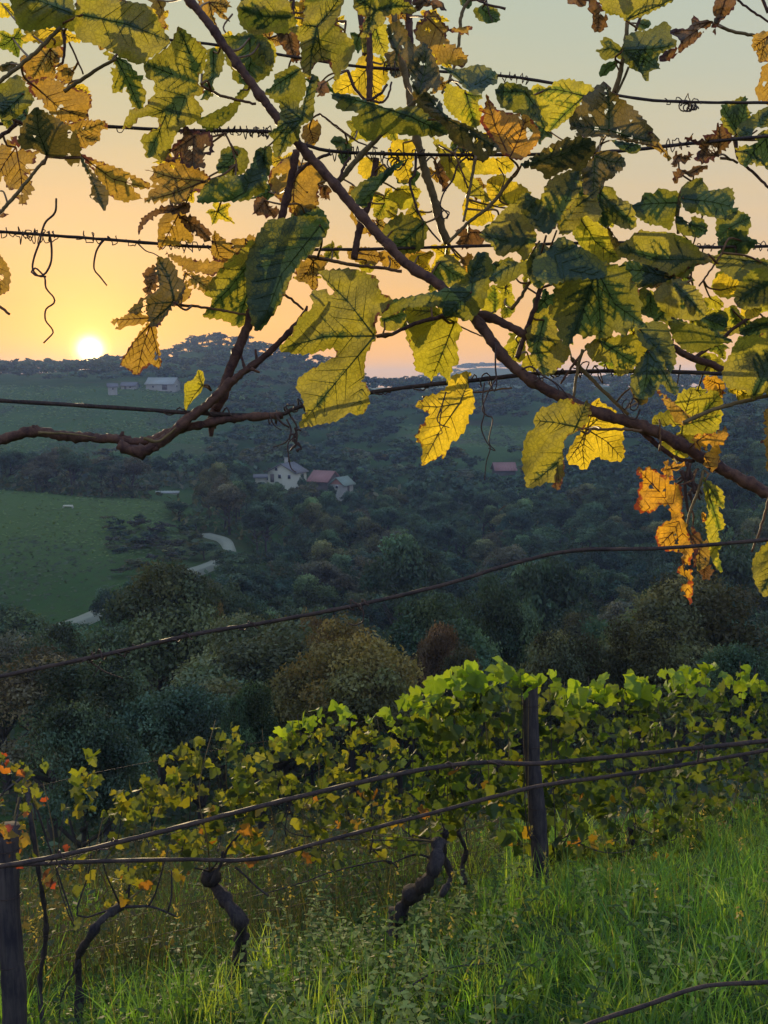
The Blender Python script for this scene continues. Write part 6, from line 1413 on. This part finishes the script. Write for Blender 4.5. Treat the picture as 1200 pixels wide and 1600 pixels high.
# dry seed stalks
Vs, Fs, Ts_ = [], [], []; off = 0
n = 420; X, Y = scatter(n, 3.7, 9.5)
addg(*blades(n, X, Y, rng.uniform(.3, .75, n), np.full(n, .0013), rng.uniform(.1, .6, n), np.tile([(.20, .19, .07)], (n, 1)) * rng.uniform(.6, 1.3, n)[:, None], 6, .8))
for i in range(0, n, 3):
    h = rng.uniform(.35, .6); c0_ = np.array([X[i] + rng.normal() * .05, Y[i], gz(X[i], Y[i]) + h])
    m6 = 12; cc = c0_ + rng.normal(size=(m6, 3)) * [.007, .007, .035]; t1 = rng.normal(size=(m6, 3)) * .005; t2 = rng.normal(size=(m6, 3)) * .005
    addg(np.stack([cc - t1, cc - t2, cc + t1, cc + t2], 1).reshape(-1, 3), np.arange(m6 * 4).reshape(-1, 4), np.tile([.26, .23, .10], (m6 * 4, 1)))
st = link('grass', raw_mesh('grass', np.vstack(Vs), np.vstack(Fs), M_GRASS, True, np.vstack(Ts_))); tag(st, 'dry pale seed stalks standing above the green grass', 'seed stalks', kind='stuff')
# creeping ground cover (small round leaves)
n = 30000; X, Y = scatter(n, 3.6, 13, 1.2); p_ = pxof(X, Y); k_ = (p_ < 760) | (rng.random(n) < .25); X, Y = X[k_], Y[k_]; n = len(X)
s = ((.008 + .0022 * Y) * rng.uniform(.5, 1.25, n))[:, None]; cc = np.stack([X, Y, ground(X, Y) + rng.uniform(.01, .12, n) * (.5 + .9 * (np.sin(X * 3.1) * np.sin(Y * 2.3) > 0))], 1)
ax = rng.normal(size=(n, 3)) * .6 + [0, .2, 1]; ax /= np.linalg.norm(ax, axis=1)[:, None]; t1 = np.cross(ax, rng.normal(size=(n, 3))); t1 /= np.linalg.norm(t1, axis=1)[:, None]; t2 = np.cross(ax, t1)
V = np.stack([cc - t1 * s, cc - t1 * s * .3 - t2 * s * .7, cc + t1 * s * .6 - t2 * s * .5, cc + t1 * s * 1.1, cc + t1 * s * .6 + t2 * s * .5, cc - t1 * s * .3 + t2 * s * .7], 1).reshape(-1, 3)
tt = np.repeat(np.array([(.045, .10, .03), (.06, .13, .03), (.05, .085, .035), (.10, .13, .035)])[rng.integers(0, 4, n)] * rng.uniform(.7, 1.3, n)[:, None], 6, 0)
gcv = link('ground_cover', raw_mesh('ground_cover', V, np.arange(n * 6).reshape(-1, 6), M_WEED, False, tt)); tag(gcv, 'creeping round leaved ground cover under the vine trunks', 'ground cover', kind='stuff')
# dark dead growth standing behind the left half of the row
Vs, Fs, Ts_ = [], [], []; off = 0
n = 5200; pp_ = rng.uniform(-40, 800, n); Y = 5.5 / (1 - (pp_ - 600) / 1513) + .7 + rng.uniform(0, 1, n) ** 1.2 * 6.5; X = (pp_ - 600) / 1513 * Y
hh_ = np.array([.45 + .5 * noise.noise(Vector((a * 1.1, b2 * 1.1, 3.3))) for a, b2 in zip(X, Y)]).clip(.18, .8)
addg(*blades(n, X, Y, hh_ * rng.uniform(.5, 1.3, n), rng.uniform(.0018, .004, n), rng.uniform(.1, .7, n), np.array([(.07, .08, .04), (.10, .09, .045), (.05, .075, .04)])[rng.integers(0, 3, n)] * rng.uniform(.6, 1.2, n)[:, None], 4))
n = 17000; pp_ = rng.uniform(-40, 800, n); Y = 5.5 / (1 - (pp_ - 600) / 1513) + .9 + rng.uniform(0, 1, n) * 7; X = (pp_ - 600) / 1513 * Y
hh_ = np.array([.30 + .75 * noise.noise(Vector((a * .9, b2 * .9, 8.3))) for a, b2 in zip(X, Y)]).clip(.05, .8)
cc = np.stack([X, Y, ground(X, Y) + hh_ * rng.uniform(0, 1, n)], 1); s = rng.uniform(.012, .032, n)[:, None]; ax = rng.normal(size=(n, 3)) + [0, 0, .5]; ax /= np.linalg.norm(ax, axis=1)[:, None]
t1 = np.cross(ax, rng.normal(size=(n, 3))); t1 /= np.linalg.norm(t1, axis=1)[:, None]; t2 = np.cross(ax, t1)
addg(np.stack([cc - t1 * s, cc - t2 * s * .6, cc + t1 * s, cc + t2 * s * .6], 1).reshape(-1, 3), np.arange(n * 4).reshape(-1, 4), np.repeat(np.array([(.05, .075, .045), (.07, .08, .04), (.10, .085, .045)])[rng.integers(0, 3, n)] * rng.uniform(.6, 1.2, n)[:, None], 4, 0))
dg_ = link('undergrowth', raw_mesh('undergrowth', np.vstack(Vs), np.vstack(Fs), M_WEED, False, np.vstack(Ts_))); tag(dg_, 'dark tangle of tall dead weeds behind the left half of the vine row', 'undergrowth', kind='stuff')
# leafy weeds with pale toothed leaves
Vs, Qs, T3, Tn = [], [], [], []; off = 0
spots = []
while len(spots) < 190:
    x_, y_ = scatter(1, 3.6, 6.2); x_, y_ = x_[0], y_[0]; p_ = pxof(x_, y_)
    ok = (390 < p_ < 800) or (p_ > 950 and y_ < 4.6 and rng.random() < .5) or (p_ > 120 and rng.random() < .12)
    if ok: spots.append((x_, y_))
def pinn(o, d_, n_, s_, col_):
    """a long toothed leaf"""
    global off
    d_ = d_ / np.linalg.norm(d_); sd2 = np.cross(d_, n_); sd2 /= np.linalg.norm(sd2) + 1e-9; up_ = np.cross(sd2, d_)
    us_ = [0, .15, .3, .45, .6, .8, 1.0]; ws_ = [.02, .26, .22, .34, .20, .16, 0]
    V = []
    for u_, w_ in zip(us_, ws_):
        c__ = o + d_ * s_ * u_ + up_ * (-.25 * s_ * u_ * u_); V += [c__ - sd2 * s_ * w_ + up_ * w_ * s_ * .25, c__, c__ + sd2 * s_ * w_ + up_ * w_ * s_ * .25]
    Q = []
    for k in range(6): Q += [[3 * k, 3 * k + 1, 3 * k + 4, 3 * k + 3], [3 * k + 1, 3 * k + 2, 3 * k + 5, 3 * k + 4]]
    Vs.append(np.array(V)); Qs.append(np.array(Q) + off); Tn.append(np.tile(col_, (21, 1))); off += 21
for x_, y_ in spots:
    H = rng.uniform(.14, .40); b0_ = np.array([x_, y_, gz(x_, y_)]); ln = rng.normal(size=2) * .12; nn_ = int(H / .035)
    pale_ = rng.random() < .6
    for k in range(1, nn_ + 1):
        f = k / nn_; o_ = b0_ + [ln[0] * f * f, ln[1] * f * f, H * f]; a_ = k * 1.57 + rng.normal() * .3
        for sg in (0, math.pi):
            d_ = np.array([math.cos(a_ + sg), math.sin(a_ + sg), rng.uniform(0, .5)]); c1 = np.array((.30, .35, .10) if pale_ else (.08, .14, .035)) * rng.uniform(.7, 1.25)
            pinn(o_, d_, np.array([0, 0, 1.0]), rng.uniform(.035, .065) * (1.2 - .5 * f), c1)
    V, Q, T = tube_vf(spline(np.array([b0_, b0_ + [ln[0] * .3, ln[1] * .3, H * .55], b0_ + [ln[0], ln[1], H]]), .05), .002, 4, 0, 0, False)
    Vs.append(V); Qs.append(Q + off); Tn.append(np.tile([.09, .10, .04], (len(V), 1))); off += len(V)
wd = link('weeds', raw_mesh('weeds', np.vstack(Vs), np.vstack(Qs), M_WEED, True, np.vstack(Tn))); tag(wd, 'nettle like weeds with pale toothed leaves in the foreground grass', 'weeds', kind='stuff')
# fallen twig
tw = np.array([PY(a, b_, Y_) for a, b_, Y_ in [(560, 1605, 4.0), (600, 1566, 4.2), (640, 1542, 4.3), (680, 1518, 4.4), (730, 1508, 4.4), (780, 1505, 4.45)]])
t = empty('fallen_cane', tw[0], 'dark cut cane lying over the weeds at the bottom centre', 'branch'); q = spline(tw, .03) - tw[0]
m_ = MB(); m_.tube(q, np.linspace(.006, .003, len(q)), 7, .12); m_.build('stem', M_TRUNK, t)
q2 = np.array([(660, 1530), (662, 1545), (668, 1556)]); m_ = MB(); m_.tube(np.array([PY(a, b_, 4.35) for a, b_ in q2]) - tw[0], .003, 6, .1); m_.build('side_twig', M_TRUNK, t)
